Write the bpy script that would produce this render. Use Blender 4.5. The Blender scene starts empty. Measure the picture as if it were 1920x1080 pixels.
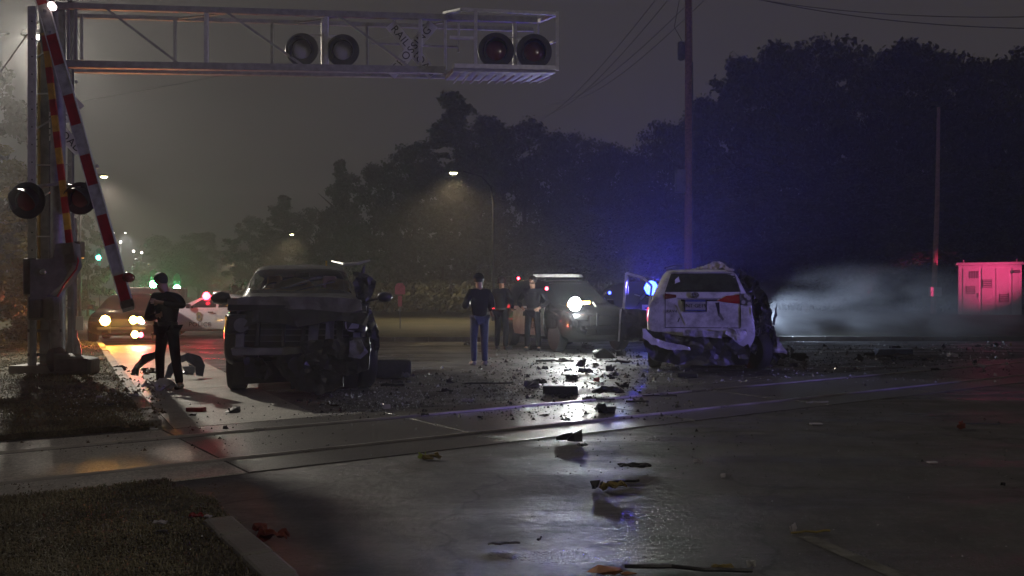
import bpy, bmesh, math, random
from mathutils import Vector, Matrix, noise
from math import radians as R, sin, cos, pi

S = bpy.context.scene
COL = S.collection

# ------------------------------------------------------------------ camera
CAMH = 1.35
F = 1650.0            # focal length in photo pixels (1920 wide)
HY = 556.0            # horizon row in the photo
cam_data = bpy.data.cameras.new("camera")
cam_data.sensor_width = 36.0
cam_data.lens = F / 1920.0 * 36.0
cam_data.shift_y = (HY - 540.0) / 1920.0
cam_data.clip_start = 0.05
cam_data.clip_end = 3000
cam = bpy.data.objects.new("camera", cam_data)
COL.objects.link(cam)
cam.location = (0, 0, CAMH)
cam.rotation_euler = (R(90), 0, 0)
S.camera = cam

# ------------------------------------------------------------------ world: night sky, thin twilight plus town glow on low cloud
W = bpy.data.worlds.new("World")
S.world = W
W.use_nodes = True
wn = W.node_tree.nodes; wl = W.node_tree.links
wn.clear()
sky = wn.new("ShaderNodeTexSky"); sky.sky_type = 'NISHITA'; sky.sun_disc = False
sky.sun_elevation = R(-3); sky.sun_rotation = R(300); sky.air_density = 2; sky.dust_density = 4
bg1 = wn.new("ShaderNodeBackground"); bg1.inputs[1].default_value = 0.006
wl.new(sky.outputs[0], bg1.inputs[0])
geo = wn.new("ShaderNodeNewGeometry")
sep = wn.new("ShaderNodeSeparateXYZ"); wl.new(geo.outputs["Normal"], sep.inputs[0])
dotn = wn.new("ShaderNodeVectorMath"); dotn.operation = 'DOT_PRODUCT'
wl.new(geo.outputs["Normal"], dotn.inputs[0]); dotn.inputs[1].default_value = (0.62, -0.72, -0.3)
mr = wn.new("ShaderNodeMapRange"); mr.inputs[1].default_value = -1; mr.inputs[2].default_value = 0.4
wl.new(dotn.outputs["Value"], mr.inputs[0])
ramp = wn.new("ShaderNodeValToRGB"); wl.new(mr.outputs[0], ramp.inputs[0])
ramp.color_ramp.elements[0].position = 0.0; ramp.color_ramp.elements[0].color = (0.037, 0.031, 0.027, 1)
ramp.color_ramp.elements[1].position = 1.0; ramp.color_ramp.elements[1].color = (0.040, 0.035, 0.034, 1)
cl = wn.new("ShaderNodeTexNoise"); cl.inputs["Scale"].default_value = 1.6; cl.inputs["Detail"].default_value = 2
wl.new(geo.outputs["Normal"], cl.inputs["Vector"])
cm = wn.new("ShaderNodeMapRange"); cm.inputs[3].default_value = 0.88; cm.inputs[4].default_value = 1.12
wl.new(cl.outputs[0], cm.inputs[0])
bg2 = wn.new("ShaderNodeBackground")
wl.new(ramp.outputs[0], bg2.inputs[0]); wl.new(cm.outputs[0], bg2.inputs[1])
add = wn.new("ShaderNodeAddShader"); wo = wn.new("ShaderNodeOutputWorld")
wl.new(bg1.outputs[0], add.inputs[0]); wl.new(bg2.outputs[0], add.inputs[1]); wl.new(add.outputs[0], wo.inputs[0])

S.view_settings.view_transform = 'Standard'
S.view_settings.look = 'None'
S.view_settings.exposure = 0.0
S.view_settings.gamma = 1.0
S.render.engine = 'CYCLES'
S.cycles.max_bounces = 6
S.cycles.diffuse_bounces = 2
S.cycles.glossy_bounces = 3
S.cycles.transmission_bounces = 4
S.cycles.transparent_max_bounces = 12
S.cycles.volume_bounces = 0
S.cycles.volume_step_rate = 3.0
S.cycles.volume_max_steps = 128
S.cycles.sample_clamp_indirect = 3.0
S.cycles.sample_clamp_direct = 0.0
S.cycles.caustics_reflective = False
S.cycles.caustics_refractive = False

# ------------------------------------------------------------------ helpers
def G(px, py):
    """ground point seen at photo pixel px, py"""
    d = F * CAMH / (py - HY)
    return Vector(((px - 960.0) * d / F, d, 0))

def P(px, py, d):
    return Vector(((px - 960.0) * d / F, d, CAMH - (py - HY) * d / F))

def link(o, parent=None):
    COL.objects.link(o)
    if parent is not None:
        o.parent = parent
    return o

def tag(o, label=None, cat=None, group=None, kind=None):
    if label: o["label"] = label
    if cat: o["category"] = cat
    if group: o["group"] = group
    if kind: o["kind"] = kind
    return o

def thing(name, label, cat, loc=(0, 0, 0), rz=0.0, group=None):
    o = bpy.data.objects.new(name, None)
    o.empty_display_size = 0.2
    COL.objects.link(o)
    o.location = loc
    o.rotation_euler = (0, 0, rz)
    return tag(o, label, cat, group)

def copy_tree(o, parent=None):
    c = o.copy()
    COL.objects.link(c)
    c.parent = parent
    for ch in list(o.children):
        copy_tree(ch, c)
    return c

class MB:
    def __init__(self):
        self.v = []; self.f = []
    def add(self, vs, fs, M=None):
        n = len(self.v)
        for p in vs:
            p = Vector(p)
            self.v.append(tuple(M @ p) if M is not None else tuple(p))
        for f in fs:
            self.f.append(tuple(i + n for i in f))
        return self
    def box(self, c, s, M=None, taper=1.0):
        x, y, z = s[0] / 2, s[1] / 2, s[2] / 2
        t = taper
        vs = [(-x, -y, -z), (x, -y, -z), (x, y, -z), (-x, y, -z), (-x * t, -y * t, z), (x * t, -y * t, z), (x * t, y * t, z), (-x * t, y * t, z)]
        fs = [(0, 3, 2, 1), (4, 5, 6, 7), (0, 1, 5, 4), (1, 2, 6, 5), (2, 3, 7, 6), (3, 0, 4, 7)]
        T = Matrix.Translation(Vector(c))
        if M is not None:
            T = T @ M.to_4x4()
        return self.add(vs, fs, T)
    def bar(self, a, b, w, t=None, up=(0, 0, 1)):
        """rectangular bar from a to b, width w (sideways), t (along up)"""
        a = Vector(a); b = Vector(b); t = t or w
        d = (b - a); L = d.length; d.normalize()
        up = Vector(up)
        if abs(d.dot(up)) > 0.98: up = Vector((0, 1, 0))
        s = d.cross(up).normalized(); u = s.cross(d).normalized()
        M = Matrix((s, d, u)).transposed()
        return self.box((a + b) / 2, (w, L, t), M)
    def tube(self, pts, r, n=8, caps=True):
        pts = [Vector(p) for p in pts]
        m = len(pts)
        rs = r if isinstance(r, (list, tuple)) else [r] * m
        base = len(self.v)
        prev = None
        for i, p in enumerate(pts):
            d = (pts[min(i + 1, m - 1)] - pts[max(i - 1, 0)])
            if d.length < 1e-9: d = Vector((0, 0, 1))
            d.normalize()
            if prev is None:
                a = Vector((0, 0, 1)) if abs(d.z) < 0.9 else Vector((1, 0, 0))
                s = d.cross(a).normalized()
            else:
                s = (prev - d * prev.dot(d)).normalized()
            prev = s
            u = d.cross(s)
            for k in range(n):
                t = 2 * pi * k / n
                self.v.append(tuple(p + (s * cos(t) + u * sin(t)) * rs[i]))
        for i in range(m - 1):
            for k in range(n):
                a = base + i * n + k; b = base + i * n + (k + 1) % n
                self.f.append((a, b, b + n, a + n))
        if caps:
            self.f.append(tuple(base + k for k in reversed(range(n))))
            self.f.append(tuple(base + (m - 1) * n + k for k in range(n)))
        return self
    def lathe(self, prof, n=16, M=None):
        """prof [(r, z)], turned round z"""
        base = len(self.v)
        M = M or Matrix.Identity(4)
        for r, z in prof:
            for k in range(n):
                t = 2 * pi * k / n
                self.v.append(tuple(M @ Vector((r * cos(t), r * sin(t), z))))
        for i in range(len(prof) - 1):
            for k in range(n):
                a = base + i * n + k; b = base + i * n + (k + 1) % n
                self.f.append((a, b, b + n, a + n))
        self.f.append(tuple(base + k for k in reversed(range(n))))
        e = base + (len(prof) - 1) * n
        self.f.append(tuple(e + k for k in range(n)))
        return self
    def rings(self, rings, closed=True, caps=True):
        """rings: list of equal-length point loops"""
        base = len(self.v); n = len(rings[0])
        for r in rings:
            for p in r: self.v.append(tuple(p))
        for i in range(len(rings) - 1):
            for k in range(n if closed else n - 1):
                a = base + i * n + k; b = base + i * n + (k + 1) % n
                self.f.append((a, b, b + n, a + n))
        if caps:
            self.f.append(tuple(base + k for k in reversed(range(n))))
            e = base + (len(rings) - 1) * n
            self.f.append(tuple(e + k for k in range(n)))
        return self
    def prism(self, pts, t, M=None):
        """flat outline pts (x, z) extruded by t along y (centred)"""
        n = len(pts)
        vs = [(x, -t / 2, z) for x, z in pts] + [(x, t / 2, z) for x, z in pts]
        fs = [tuple(range(n)), tuple(reversed(range(n, 2 * n)))]
        for i in range(n):
            j = (i + 1) % n
            fs.append((i, i + n, j + n, j))
        return self.add(vs, fs, M)
    def slab(self, pts, z0, z1):
        """outline pts (x, y) extruded z0..z1"""
        n = len(pts)
        vs = [(x, y, z0) for x, y in pts] + [(x, y, z1) for x, y in pts]
        fs = [tuple(reversed(range(n))), tuple(range(n, 2 * n))]
        for i in range(n):
            j = (i + 1) % n
            fs.append((i, j, j + n, i + n))
        return self.add(vs, fs)
    def jitter(self, amt, sc=1.0, seed=0.0, rng=None):
        out = []
        for p in self.v:
            q = Vector(p)
            w = noise.noise_vector(q * sc + Vector((seed, seed * 1.7, 3.1)))
            out.append(tuple(q + w * amt))
        self.v = out
        return self
    def mesh(self, name):
        me = bpy.data.meshes.new(name)
        me.from_pydata(self.v, [], self.f)
        me.validate()
        bm = bmesh.new(); bm.from_mesh(me)
        bmesh.ops.recalc_face_normals(bm, faces=bm.faces)
        bm.to_mesh(me); bm.free()
        return me
    def build(self, name, mat, parent=None, smooth=None, loc=None, rz=None, subd=0):
        me = self.mesh(name)
        if mat is not None: me.materials.append(mat)
        if smooth is not None:
            me.polygons.foreach_set("use_smooth", [True] * len(me.polygons))
            if smooth < 180: me.set_sharp_from_angle(angle=R(smooth))
        o = bpy.data.objects.new(name, me)
        link(o, parent)
        if loc is not None: o.location = loc
        if rz is not None: o.rotation_euler = (0, 0, rz)
        if subd:
            m = o.modifiers.new("subsurf", 'SUBSURF'); m.levels = subd; m.render_levels = subd
        return o

def bevel(o, w=0.01, seg=2):
    m = o.modifiers.new("bevel", 'BEVEL'); m.width = w; m.segments = seg; m.limit_method = 'ANGLE'
    return o

# ------------------------------------------------------------------ materials
def mat(name, col, rough=0.6, metal=0.0, var=0.0, vscale=8.0, bump=0.0, bscale=60.0, coat=0.0, dirt=None, dscale=3.0, damt=0.5, spec=0.5, rvar=0.0, trans=0.0, obj=True):
    m = bpy.data.materials.new(name); m.use_nodes = True
    nt = m.node_tree; N = nt.nodes; L = nt.links
    b = N["Principled BSDF"]
    b.inputs["Roughness"].default_value = rough
    b.inputs["Metallic"].default_value = metal
    b.inputs["Base Color"].default_value = (*col, 1)
    b.inputs["Specular IOR Level"].default_value = spec
    if coat: b.inputs["Coat Weight"].default_value = coat; b.inputs["Coat Roughness"].default_value = 0.08
    if trans: b.inputs["Transmission Weight"].default_value = trans
    tc = N.new("ShaderNodeTexCoord")
    src = tc.outputs["Object"]
    last = None
    if var > 0:
        nz = N.new("ShaderNodeTexNoise"); nz.inputs["Scale"].default_value = vscale; nz.inputs["Detail"].default_value = 6
        L.new(src, nz.inputs["Vector"])
        rp = N.new("ShaderNodeValToRGB"); L.new(nz.outputs[0], rp.inputs[0])
        rp.color_ramp.elements[0].position = 0.3; rp.color_ramp.elements[1].position = 0.7
        rp.color_ramp.elements[0].color = (*[c * (1 - var) for c in col], 1)
        rp.color_ramp.elements[1].color = (*[min(1, c * (1 + var)) for c in col], 1)
        last = rp.outputs[0]
    if dirt is not None:
        nz = N.new("ShaderNodeTexNoise"); nz.inputs["Scale"].default_value = dscale; nz.inputs["Detail"].default_value = 8; nz.inputs["Roughness"].default_value = 0.65
        L.new(src, nz.inputs["Vector"])
        mp = N.new("ShaderNodeMapRange"); mp.inputs[1].default_value = 0.45; mp.inputs[2].default_value = 0.7; mp.inputs[4].default_value = damt
        L.new(nz.outputs[0], mp.inputs[0])
        mx = N.new("ShaderNodeMix"); mx.data_type = 'RGBA'
        L.new(mp.outputs[0], mx.inputs[0])
        if last is not None: L.new(last, mx.inputs[6])
        else: mx.inputs[6].default_value = (*col, 1)
        mx.inputs[7].default_value = (*dirt, 1)
        last = mx.outputs[2]
        rm = N.new("ShaderNodeMapRange"); rm.inputs[3].default_value = rough; rm.inputs[4].default_value = min(1, rough + 0.35)
        L.new(mp.outputs[0], rm.inputs[0]); L.new(rm.outputs[0], b.inputs["Roughness"])
    elif rvar > 0:
        nz = N.new("ShaderNodeTexNoise"); nz.inputs["Scale"].default_value = vscale * 0.7; nz.inputs["Detail"].default_value = 4
        L.new(src, nz.inputs["Vector"])
        rm = N.new("ShaderNodeMapRange"); rm.inputs[1].default_value = 0.3; rm.inputs[2].default_value = 0.7
        rm.inputs[3].default_value = max(0.02, rough - rvar); rm.inputs[4].default_value = min(1, rough + rvar)
        L.new(nz.outputs[0], rm.inputs[0]); L.new(rm.outputs[0], b.inputs["Roughness"])
    if last is not None: L.new(last, b.inputs["Base Color"])
    if bump > 0:
        nz = N.new("ShaderNodeTexNoise"); nz.inputs["Scale"].default_value = bscale; nz.inputs["Detail"].default_value = 4
        L.new(src, nz.inputs["Vector"])
        bp = N.new("ShaderNodeBump"); bp.inputs["Strength"].default_value = min(1, bump); bp.inputs["Distance"].default_value = 0.02
        L.new(nz.outputs[0], bp.inputs["Height"]); L.new(bp.outputs[0], b.inputs["Normal"])
    return m

def emis(name, col, strength, base=(0.5, 0.5, 0.5)):
    m = bpy.data.materials.new(name); m.use_nodes = True
    b = m.node_tree.nodes["Principled BSDF"]
    b.inputs["Base Color"].default_value = (*base, 1)
    b.inputs["Emission Color"].default_value = (*col, 1)
    b.inputs["Emission Strength"].default_value = strength
    b.inputs["Roughness"].default_value = 0.2
    return m

def lamp(name, kind, loc, energy, col, parent=None, radius=0.05, rot=None, target=None, size=None, blend=0.4, shown=True):
    ld = bpy.data.lights.new(name, kind)
    ld.energy = energy; ld.color = col
    if kind in ('POINT', 'SPOT'): ld.shadow_soft_size = radius
    if kind == 'SPOT':
        ld.spot_size = size or R(90); ld.spot_blend = blend
    o = bpy.data.objects.new(name, ld); link(o, parent)
    o.location = loc
    if target is not None:
        d = Vector(target) - Vector(loc)
        o.rotation_euler = d.to_track_quat('-Z', 'Y').to_euler()
    return o

def glass(name, col=(0.02, 0.025, 0.03), rough=0.06, alpha=0.6):
    m = bpy.data.materials.new(name); m.use_nodes = True
    nt = m.node_tree; N = nt.nodes; L = nt.links
    N.clear()
    out = N.new("ShaderNodeOutputMaterial")
    g = N.new("ShaderNodeBsdfGlossy"); g.inputs["Roughness"].default_value = rough; g.inputs["Color"].default_value = (0.9, 0.9, 0.9, 1)
    t = N.new("ShaderNodeBsdfTransparent"); t.inputs[0].default_value = (0.55, 0.6, 0.6, 1)
    d = N.new("ShaderNodeBsdfDiffuse"); d.inputs[0].default_value = (*col, 1)
    m1 = N.new("ShaderNodeMixShader"); m1.inputs[0].default_value = alpha
    L.new(t.outputs[0], m1.inputs[1]); L.new(d.outputs[0], m1.inputs[2])
    fr = N.new("ShaderNodeFresnel"); fr.inputs[0].default_value = 1.5
    m2 = N.new("ShaderNodeMixShader")
    L.new(fr.outputs[0], m2.inputs[0]); L.new(m1.outputs[0], m2.inputs[1]); L.new(g.outputs[0], m2.inputs[2])
    L.new(m2.outputs[0], out.inputs[0])
    return m

M = {}
M['galv'] = mat("galvanised_steel", (0.27, 0.27, 0.28), 0.5, 0.3, var=0.2, vscale=9, bump=0.1, bscale=120, rvar=0.12)
M['galv_dark'] = mat("weathered_steel", (0.12, 0.12, 0.125), 0.5, 0.3, var=0.3, vscale=6)
M['alum'] = mat("aluminium", (0.52, 0.52, 0.51), 0.4, 0.2, var=0.15, vscale=12, rvar=0.1)
M['black'] = mat("black_paint", (0.014, 0.014, 0.016), 0.4, 0.0, var=0.3, vscale=10)
M['matte_black'] = mat("matte_black", (0.012, 0.012, 0.013), 0.75)
M['rubber'] = mat("tyre_rubber", (0.018, 0.018, 0.018), 0.7, bump=0.3, bscale=60)
M['white_sheet'] = mat("white_sheeting", (0.62, 0.62, 0.62), 0.4, var=0.1, vscale=6, dirt=(0.25, 0.23, 0.2), damt=0.5)
M['red_sheet'] = mat("red_sheeting", (0.42, 0.025, 0.03), 0.4, var=0.15, vscale=9)
M['yellow_sheet'] = mat("aged_yellow_sheeting", (0.60, 0.38, 0.06), 0.45, var=0.15, vscale=9)
M['letter'] = mat("black_letter", (0.012, 0.012, 0.014), 0.6)
M['grey_box'] = mat("grey_cast_box", (0.16, 0.16, 0.155), 0.6, 0.1, var=0.2, vscale=7, dirt=(0.08, 0.07, 0.06))
M['wood_pole'] = mat("pole_wood", (0.24, 0.13, 0.09), 0.85, var=0.35, vscale=14, bump=0.4, bscale=40)
M['chrome'] = mat("bright_metal", (0.6, 0.6, 0.62), 0.18, 1.0)
M['plastic_dark'] = mat("dark_plastic", (0.02, 0.02, 0.022), 0.35, var=0.4, vscale=7, bump=0.2, bscale=30)
M['red_lens'] = mat("red_lens", (0.35, 0.012, 0.02), 0.12, coat=0.6)
M['dark_red_lens'] = mat("dark_red_lens", (0.12, 0.008, 0.012), 0.2, coat=0.4)
M['clear_lens'] = mat("frosted_lens", (0.36, 0.36, 0.35), 0.3, var=0.12, vscale=14)
M['glass'] = glass("car_glass")
M['glass_clear'] = glass("clear_car_glass", alpha=.12)
M['concrete'] = mat("kerb_concrete", (0.24, 0.23, 0.21), 0.6, var=0.25, vscale=5, bump=0.3, bscale=50, dirt=(0.09, 0.08, 0.065), dscale=2.5)
# ------------------------------------------------------------------ ground materials
def asphalt_mat():
    m = bpy.data.materials.new("wet_asphalt"); m.use_nodes = True
    nt = m.node_tree; N = nt.nodes; L = nt.links
    b = N["Principled BSDF"]
    tc = N.new("ShaderNodeTexCoord"); src = tc.outputs["Object"]
    def noise_(scale, detail=4, rough=0.5, dist=0.0, vec=None):
        n = N.new("ShaderNodeTexNoise"); n.inputs["Scale"].default_value = scale
        n.inputs["Detail"].default_value = detail; n.inputs["Roughness"].default_value = rough
        n.inputs["Distortion"].default_value = dist
        L.new(vec or src, n.inputs["Vector"]); return n.outputs[0]
    def mapr(v, a, b_, c, d):
        r = N.new("ShaderNodeMapRange"); r.inputs[1].default_value = a; r.inputs[2].default_value = b_
        r.inputs[3].default_value = c; r.inputs[4].default_value = d
        L.new(v, r.inputs[0]); return r.outputs[0]
    def mth(op, a, b_):
        n = N.new("ShaderNodeMath"); n.operation = op
        for i, q in enumerate((a, b_)):
            if isinstance(q, (int, float)): n.inputs[i].default_value = q
            else: L.new(q, n.inputs[i])
        return n.outputs[0]
    # stretched coordinates: tyre-polished bands run along the road (about the direction -0.45, 0.89)
    mp = N.new("ShaderNodeMapping"); L.new(src, mp.inputs[0])
    mp.inputs["Rotation"].default_value = (0, 0, R(-35)); mp.inputs["Scale"].default_value = (0.16, 1.25, 1)
    mp.vector_type = 'POINT'
    bands = noise_(1.0, 5, 0.55, 0.6, mp.outputs[0])
    big = noise_(0.35, 4, 0.55)
    mid = noise_(1.7, 6, 0.6)
    fine = noise_(95, 4, 0.75)
    wet = mapr(mth('ADD', mth('MULTIPLY', bands, 0.75), mth('MULTIPLY', mid, 0.35)), 0.46, 0.66, 0.0, 1.0)
    rr = N.new("ShaderNodeValToRGB"); L.new(wet, rr.inputs[0])
    rr.color_ramp.elements[0].position = 0.0; rr.color_ramp.elements[0].color = (0.60,) * 3 + (1,)
    rr.color_ramp.elements[1].position = 1.0; rr.color_ramp.elements[1].color = (0.25,) * 3 + (1,)
    rough_base = mth('ADD', rr.outputs[0], mapr(fine, 0.3, 0.7, -0.08, 0.12))
    cr = N.new("ShaderNodeValToRGB"); L.new(mid, cr.inputs[0])
    cr.color_ramp.elements[0].position = 0.3; cr.color_ramp.elements[0].color = (0.038, 0.036, 0.036, 1)
    cr.color_ramp.elements[1].position = 0.72; cr.color_ramp.elements[1].color = (0.088, 0.084, 0.08, 1)
    sp = N.new("ShaderNodeMix"); sp.data_type = 'RGBA'; sp.blend_type = 'MULTIPLY'
    sp.inputs[0].default_value = 1.0
    L.new(cr.outputs[0], sp.inputs[6])
    fr = N.new("ShaderNodeValToRGB"); L.new(mth('ADD', mth('MULTIPLY', fine, .5), mth('MULTIPLY', noise_(24, 5, .8), .5)), fr.inputs[0])
    fr.color_ramp.elements[0].position = 0.38; fr.color_ramp.elements[0].color = (0.45, 0.45, 0.45, 1)
    fr.color_ramp.elements[1].position = 0.60; fr.color_ramp.elements[1].color = (2.0, 2.0, 2.0, 1)
    L.new(fr.outputs[0], sp.inputs[7])
    vo = N.new("ShaderNodeTexVoronoi"); vo.feature = 'DISTANCE_TO_EDGE'; vo.inputs["Scale"].default_value = 0.42
    wp = N.new("ShaderNodeVectorMath"); wp.operation = 'ADD'; L.new(src, wp.inputs[0])
    wn_ = N.new("ShaderNodeTexNoise"); wn_.inputs["Scale"].default_value = 1.3; wn_.inputs["Detail"].default_value = 6; L.new(src, wn_.inputs["Vector"])
    L.new(wn_.outputs["Color"], wp.inputs[1]); L.new(wp.outputs[0], vo.inputs["Vector"])
    ck = mapr(vo.outputs["Distance"], 0.0, 0.012, 0.25, 1.0)
    vp = N.new("ShaderNodeTexVoronoi"); vp.inputs["Scale"].default_value = 0.16; L.new(wp.outputs[0], vp.inputs["Vector"])
    sv = N.new("ShaderNodeSeparateColor"); L.new(vp.outputs["Color"], sv.inputs[0])
    pt = mapr(sv.outputs[0], 0, 1, 0.62, 1.35)
    L.new(mth('ADD', rough_base, mapr(sv.outputs[1], 0, 1, -0.06, 0.14)), b.inputs["Roughness"])
    mm = N.new("ShaderNodeVectorMath"); mm.operation = 'SCALE'; L.new(sp.outputs[2], mm.inputs[0]); L.new(mth('MULTIPLY', ck, pt), mm.inputs["Scale"])
    L.new(mm.outputs[0], b.inputs["Base Color"])
    b.inputs["Specular IOR Level"].default_value = 0.5
    bp = N.new("ShaderNodeBump"); bp.inputs["Distance"].default_value = 0.008; bp.inputs["Strength"].default_value = 0.8
    L.new(mth('ADD', fine, mth('MULTIPLY', noise_(22, 3), 0.8)), bp.inputs["Height"])
    bp2 = N.new("ShaderNodeBump"); bp2.inputs["Distance"].default_value = 0.06; bp2.inputs["Strength"].default_value = 0.30
    L.new(mth('ADD', mth('ADD', mid, noise_(4.5, 3)), mth('MULTIPLY', bands, 1.2)), bp2.inputs["Height"]); L.new(bp.outputs[0], bp2.inputs["Normal"])
    L.new(bp2.outputs[0], b.inputs["Normal"])
    return m
M['asphalt'] = asphalt_mat()

def soil_mat(name, c1, c2, c3, rough=0.8, b_=0.6, sc=2.2):
    m = bpy.data.materials.new(name); m.use_nodes = True
    nt = m.node_tree; N = nt.nodes; L = nt.links; b = N["Principled BSDF"]
    tc = N.new("ShaderNodeTexCoord"); src = tc.outputs["Object"]
    n1 = N.new("ShaderNodeTexNoise"); n1.inputs["Scale"].default_value = sc; n1.inputs["Detail"].default_value = 9; n1.inputs["Roughness"].default_value = 0.65; L.new(src, n1.inputs["Vector"])
    n2 = N.new("ShaderNodeTexNoise"); n2.inputs["Scale"].default_value = 55; n2.inputs["Roughness"].default_value = 0.7; n2.inputs["Detail"].default_value = 5; L.new(src, n2.inputs["Vector"])
    r = N.new("ShaderNodeValToRGB"); L.new(n1.outputs[0], r.inputs[0])
    r.color_ramp.elements[0].position = 0.33; r.color_ramp.elements[0].color = (*c1, 1)
    r.color_ramp.elements[1].position = 0.68; r.color_ramp.elements[1].color = (*c3, 1)
    e = r.color_ramp.elements.new(0.5); e.color = (*c2, 1)
    mx = N.new("ShaderNodeMix"); mx.data_type = 'RGBA'; mx.blend_type = 'MULTIPLY'; mx.inputs[0].default_value = 1
    L.new(r.outputs[0], mx.inputs[6])
    r2 = N.new("ShaderNodeValToRGB"); L.new(n2.outputs[0], r2.inputs[0])
    r2.color_ramp.elements[0].position = 0.3; r2.color_ramp.elements[0].color = (0.35,) * 3 + (1,)
    r2.color_ramp.elements[1].position = 0.7; r2.color_ramp.elements[1].color = (1.7,) * 3 + (1,)
    L.new(r2.outputs[0], mx.inputs[7]); L.new(mx.outputs[2], b.inputs["Base Color"])
    b.inputs["Roughness"].default_value = rough
    bp = N.new("ShaderNodeBump"); bp.inputs["Distance"].default_value = 0.04; bp.inputs["Strength"].default_value = b_
    L.new(n2.outputs[0], bp.inputs["Height"]); L.new(bp.outputs[0], b.inputs["Normal"])
    return m
M['soil'] = soil_mat("verge_soil", (0.035, 0.032, 0.02), (0.085, 0.08, 0.05), (0.17, 0.15, 0.105), sc=3.5)
M['far_verge'] = soil_mat("far_verge_turf", (0.035, 0.038, 0.02), (0.06, 0.062, 0.035), (0.10, 0.08, 0.05), sc=0.7)
M['bank'] = soil_mat("bank_turf", (0.03, 0.032, 0.014), (0.045, 0.046, 0.036), (0.06, 0.056, 0.045), sc=0.5)
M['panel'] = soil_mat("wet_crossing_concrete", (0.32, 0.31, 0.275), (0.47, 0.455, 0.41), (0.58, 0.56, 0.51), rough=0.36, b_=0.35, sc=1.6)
M['panel_dark'] = soil_mat("dimmed_crossing_concrete", (0.055, 0.052, 0.047), (0.075, 0.07, 0.064), (0.10, 0.094, 0.082), rough=0.3, b_=0.35, sc=1.6)  # darker copy: lamplight's fall-off to the right put into the colour
M['rail'] = mat("worn_rail_steel", (0.6, 0.58, 0.56), 0.34, 0.9, var=0.15, vscale=3, rvar=0.1)
M['flange'] = mat("flangeway_rubber", (0.014, 0.014, 0.015), 0.5)
M['track_dirt'] = soil_mat("ballast_dirt", (0.025, 0.023, 0.02), (0.045, 0.042, 0.036), (0.07, 0.065, 0.055), rough=0.6)

def sheet(name, pts, z, m, kind='structure', parent=None, thick=0.0):
    mb = MB()
    if thick: mb.slab(pts, z - thick, z)
    else: mb.add([(x, y, z) for x, y in pts], [tuple(range(len(pts)))])
    o = mb.build(name, m, parent)
    if parent is None: o["kind"] = kind
    return o

sheet("ground", [(-700, -60), (700, -60), (700, 1200), (-700, 1200)], -0.35, M['soil'])
sheet("road", [(-60, -8), (70, -8), (110, 60), (-10, 60), (-105, 260), (-125, 260), (-90, 40)], 0.0, M['asphalt'], thick=0.2)

# ------------------------------------------------------------------ railway crossing
U = Vector((0.817, 0.576, 0)).normalized()
V = Vector((-U.y, U.x, 0))                       # away from the camera
R1 = G(480, 808); R2 = G(480, 858)
vc1 = R1.dot(V); vc2 = R2.dot(V); TC = (vc1 + vc2) / 2
T0 = V * TC                                      # point of the centreline with u = 0
def T(u, v, z=0.0):
    p = U * u + V * (TC + v); return (p.x, p.y, z)
track = thing("railway_track", "railway track set flush in the wet road, running across the picture", "railway track")
track["kind"] = "structure"; del track["category"]
g = 1.435 / 2
for sgn in (1, -1):
    mb = MB()
    a, b_ = -34, 75
    mb.add([T(a, sgn * g - .036, 0.004), T(b_, sgn * g - .036, 0.004), T(b_, sgn * g - .036, 0.014), T(a, sgn * g - .036, 0.036),
            T(a, sgn * g + .034, 0.004), T(b_, sgn * g + .034, 0.004), T(b_, sgn * g + .034, 0.014), T(a, sgn * g + .034, 0.014)],
           [(0, 1, 2, 3), (4, 7, 6, 5), (3, 2, 6, 7), (0, 3, 7, 4), (1, 5, 6, 2)])
    mb.build("rail", M['rail'], track)
mb = MB()
for sgn in (1, -1):
    v0, v1 = (sgn * g - 0.092, sgn * g + 0.048) if sgn > 0 else (sgn * g - 0.048, sgn * g + 0.092)
    mb.add([T(-34, v0, 0.006), T(75, v0, 0.006), T(75, v1, 0.006), T(-34, v1, 0.006)], [(0, 1, 2, 3)])
mb.build("flangeway", M['flange'], track)
def panel_mesh(name, length, v0, v1, skew=0.0):
    mb = MB(); h = length / 2 - 0.008
    c = 0.005
    lo = [(-h, v0), (h, v0), (h, v1), (-h, v1)]
    hi = [(-h + c, v0 + c), (h - c, v0 + c), (h - c, v1 - c), (-h + c, v1 - c)]
    vs = [(U.x * u + V.x * v, U.y * u + V.y * v, 0.002) for u, v in lo] + [(U.x * u + V.x * v, U.y * u + V.y * v, 0.009) for u, v in hi]
    mb.add(vs, [(4, 5, 6, 7), (0, 1, 5, 4), (1, 2, 6, 5), (2, 3, 7, 6), (3, 0, 4, 7)])
    return mb
PL = 2.44
rnd = random.Random(3)
umin = -5.1
protos = {}
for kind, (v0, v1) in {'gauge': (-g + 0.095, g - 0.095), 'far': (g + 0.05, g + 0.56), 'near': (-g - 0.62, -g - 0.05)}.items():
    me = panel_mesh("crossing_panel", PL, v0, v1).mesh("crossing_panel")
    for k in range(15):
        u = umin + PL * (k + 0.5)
        lamplit = u < 2.6
        key = (kind, lamplit)
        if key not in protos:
            m2 = me if lamplit else me.copy()
            m2.materials.clear(); m2.materials.append(M['panel'] if lamplit else M['panel_dark'])
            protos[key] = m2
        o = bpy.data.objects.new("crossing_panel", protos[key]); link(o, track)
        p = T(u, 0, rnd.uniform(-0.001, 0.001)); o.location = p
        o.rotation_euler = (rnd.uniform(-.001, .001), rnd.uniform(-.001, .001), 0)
# track bed left of the panels: dirt and ballast
mb = MB()
mb.slab([T(-34, -1.5)[:2], T(umin - 0.02, -1.35)[:2], T(umin - 0.02, 1.3)[:2], T(-34, 1.6)[:2]], -0.1, 0.0045)
mb.build("track_bed", M['track_dirt'], track)
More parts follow.
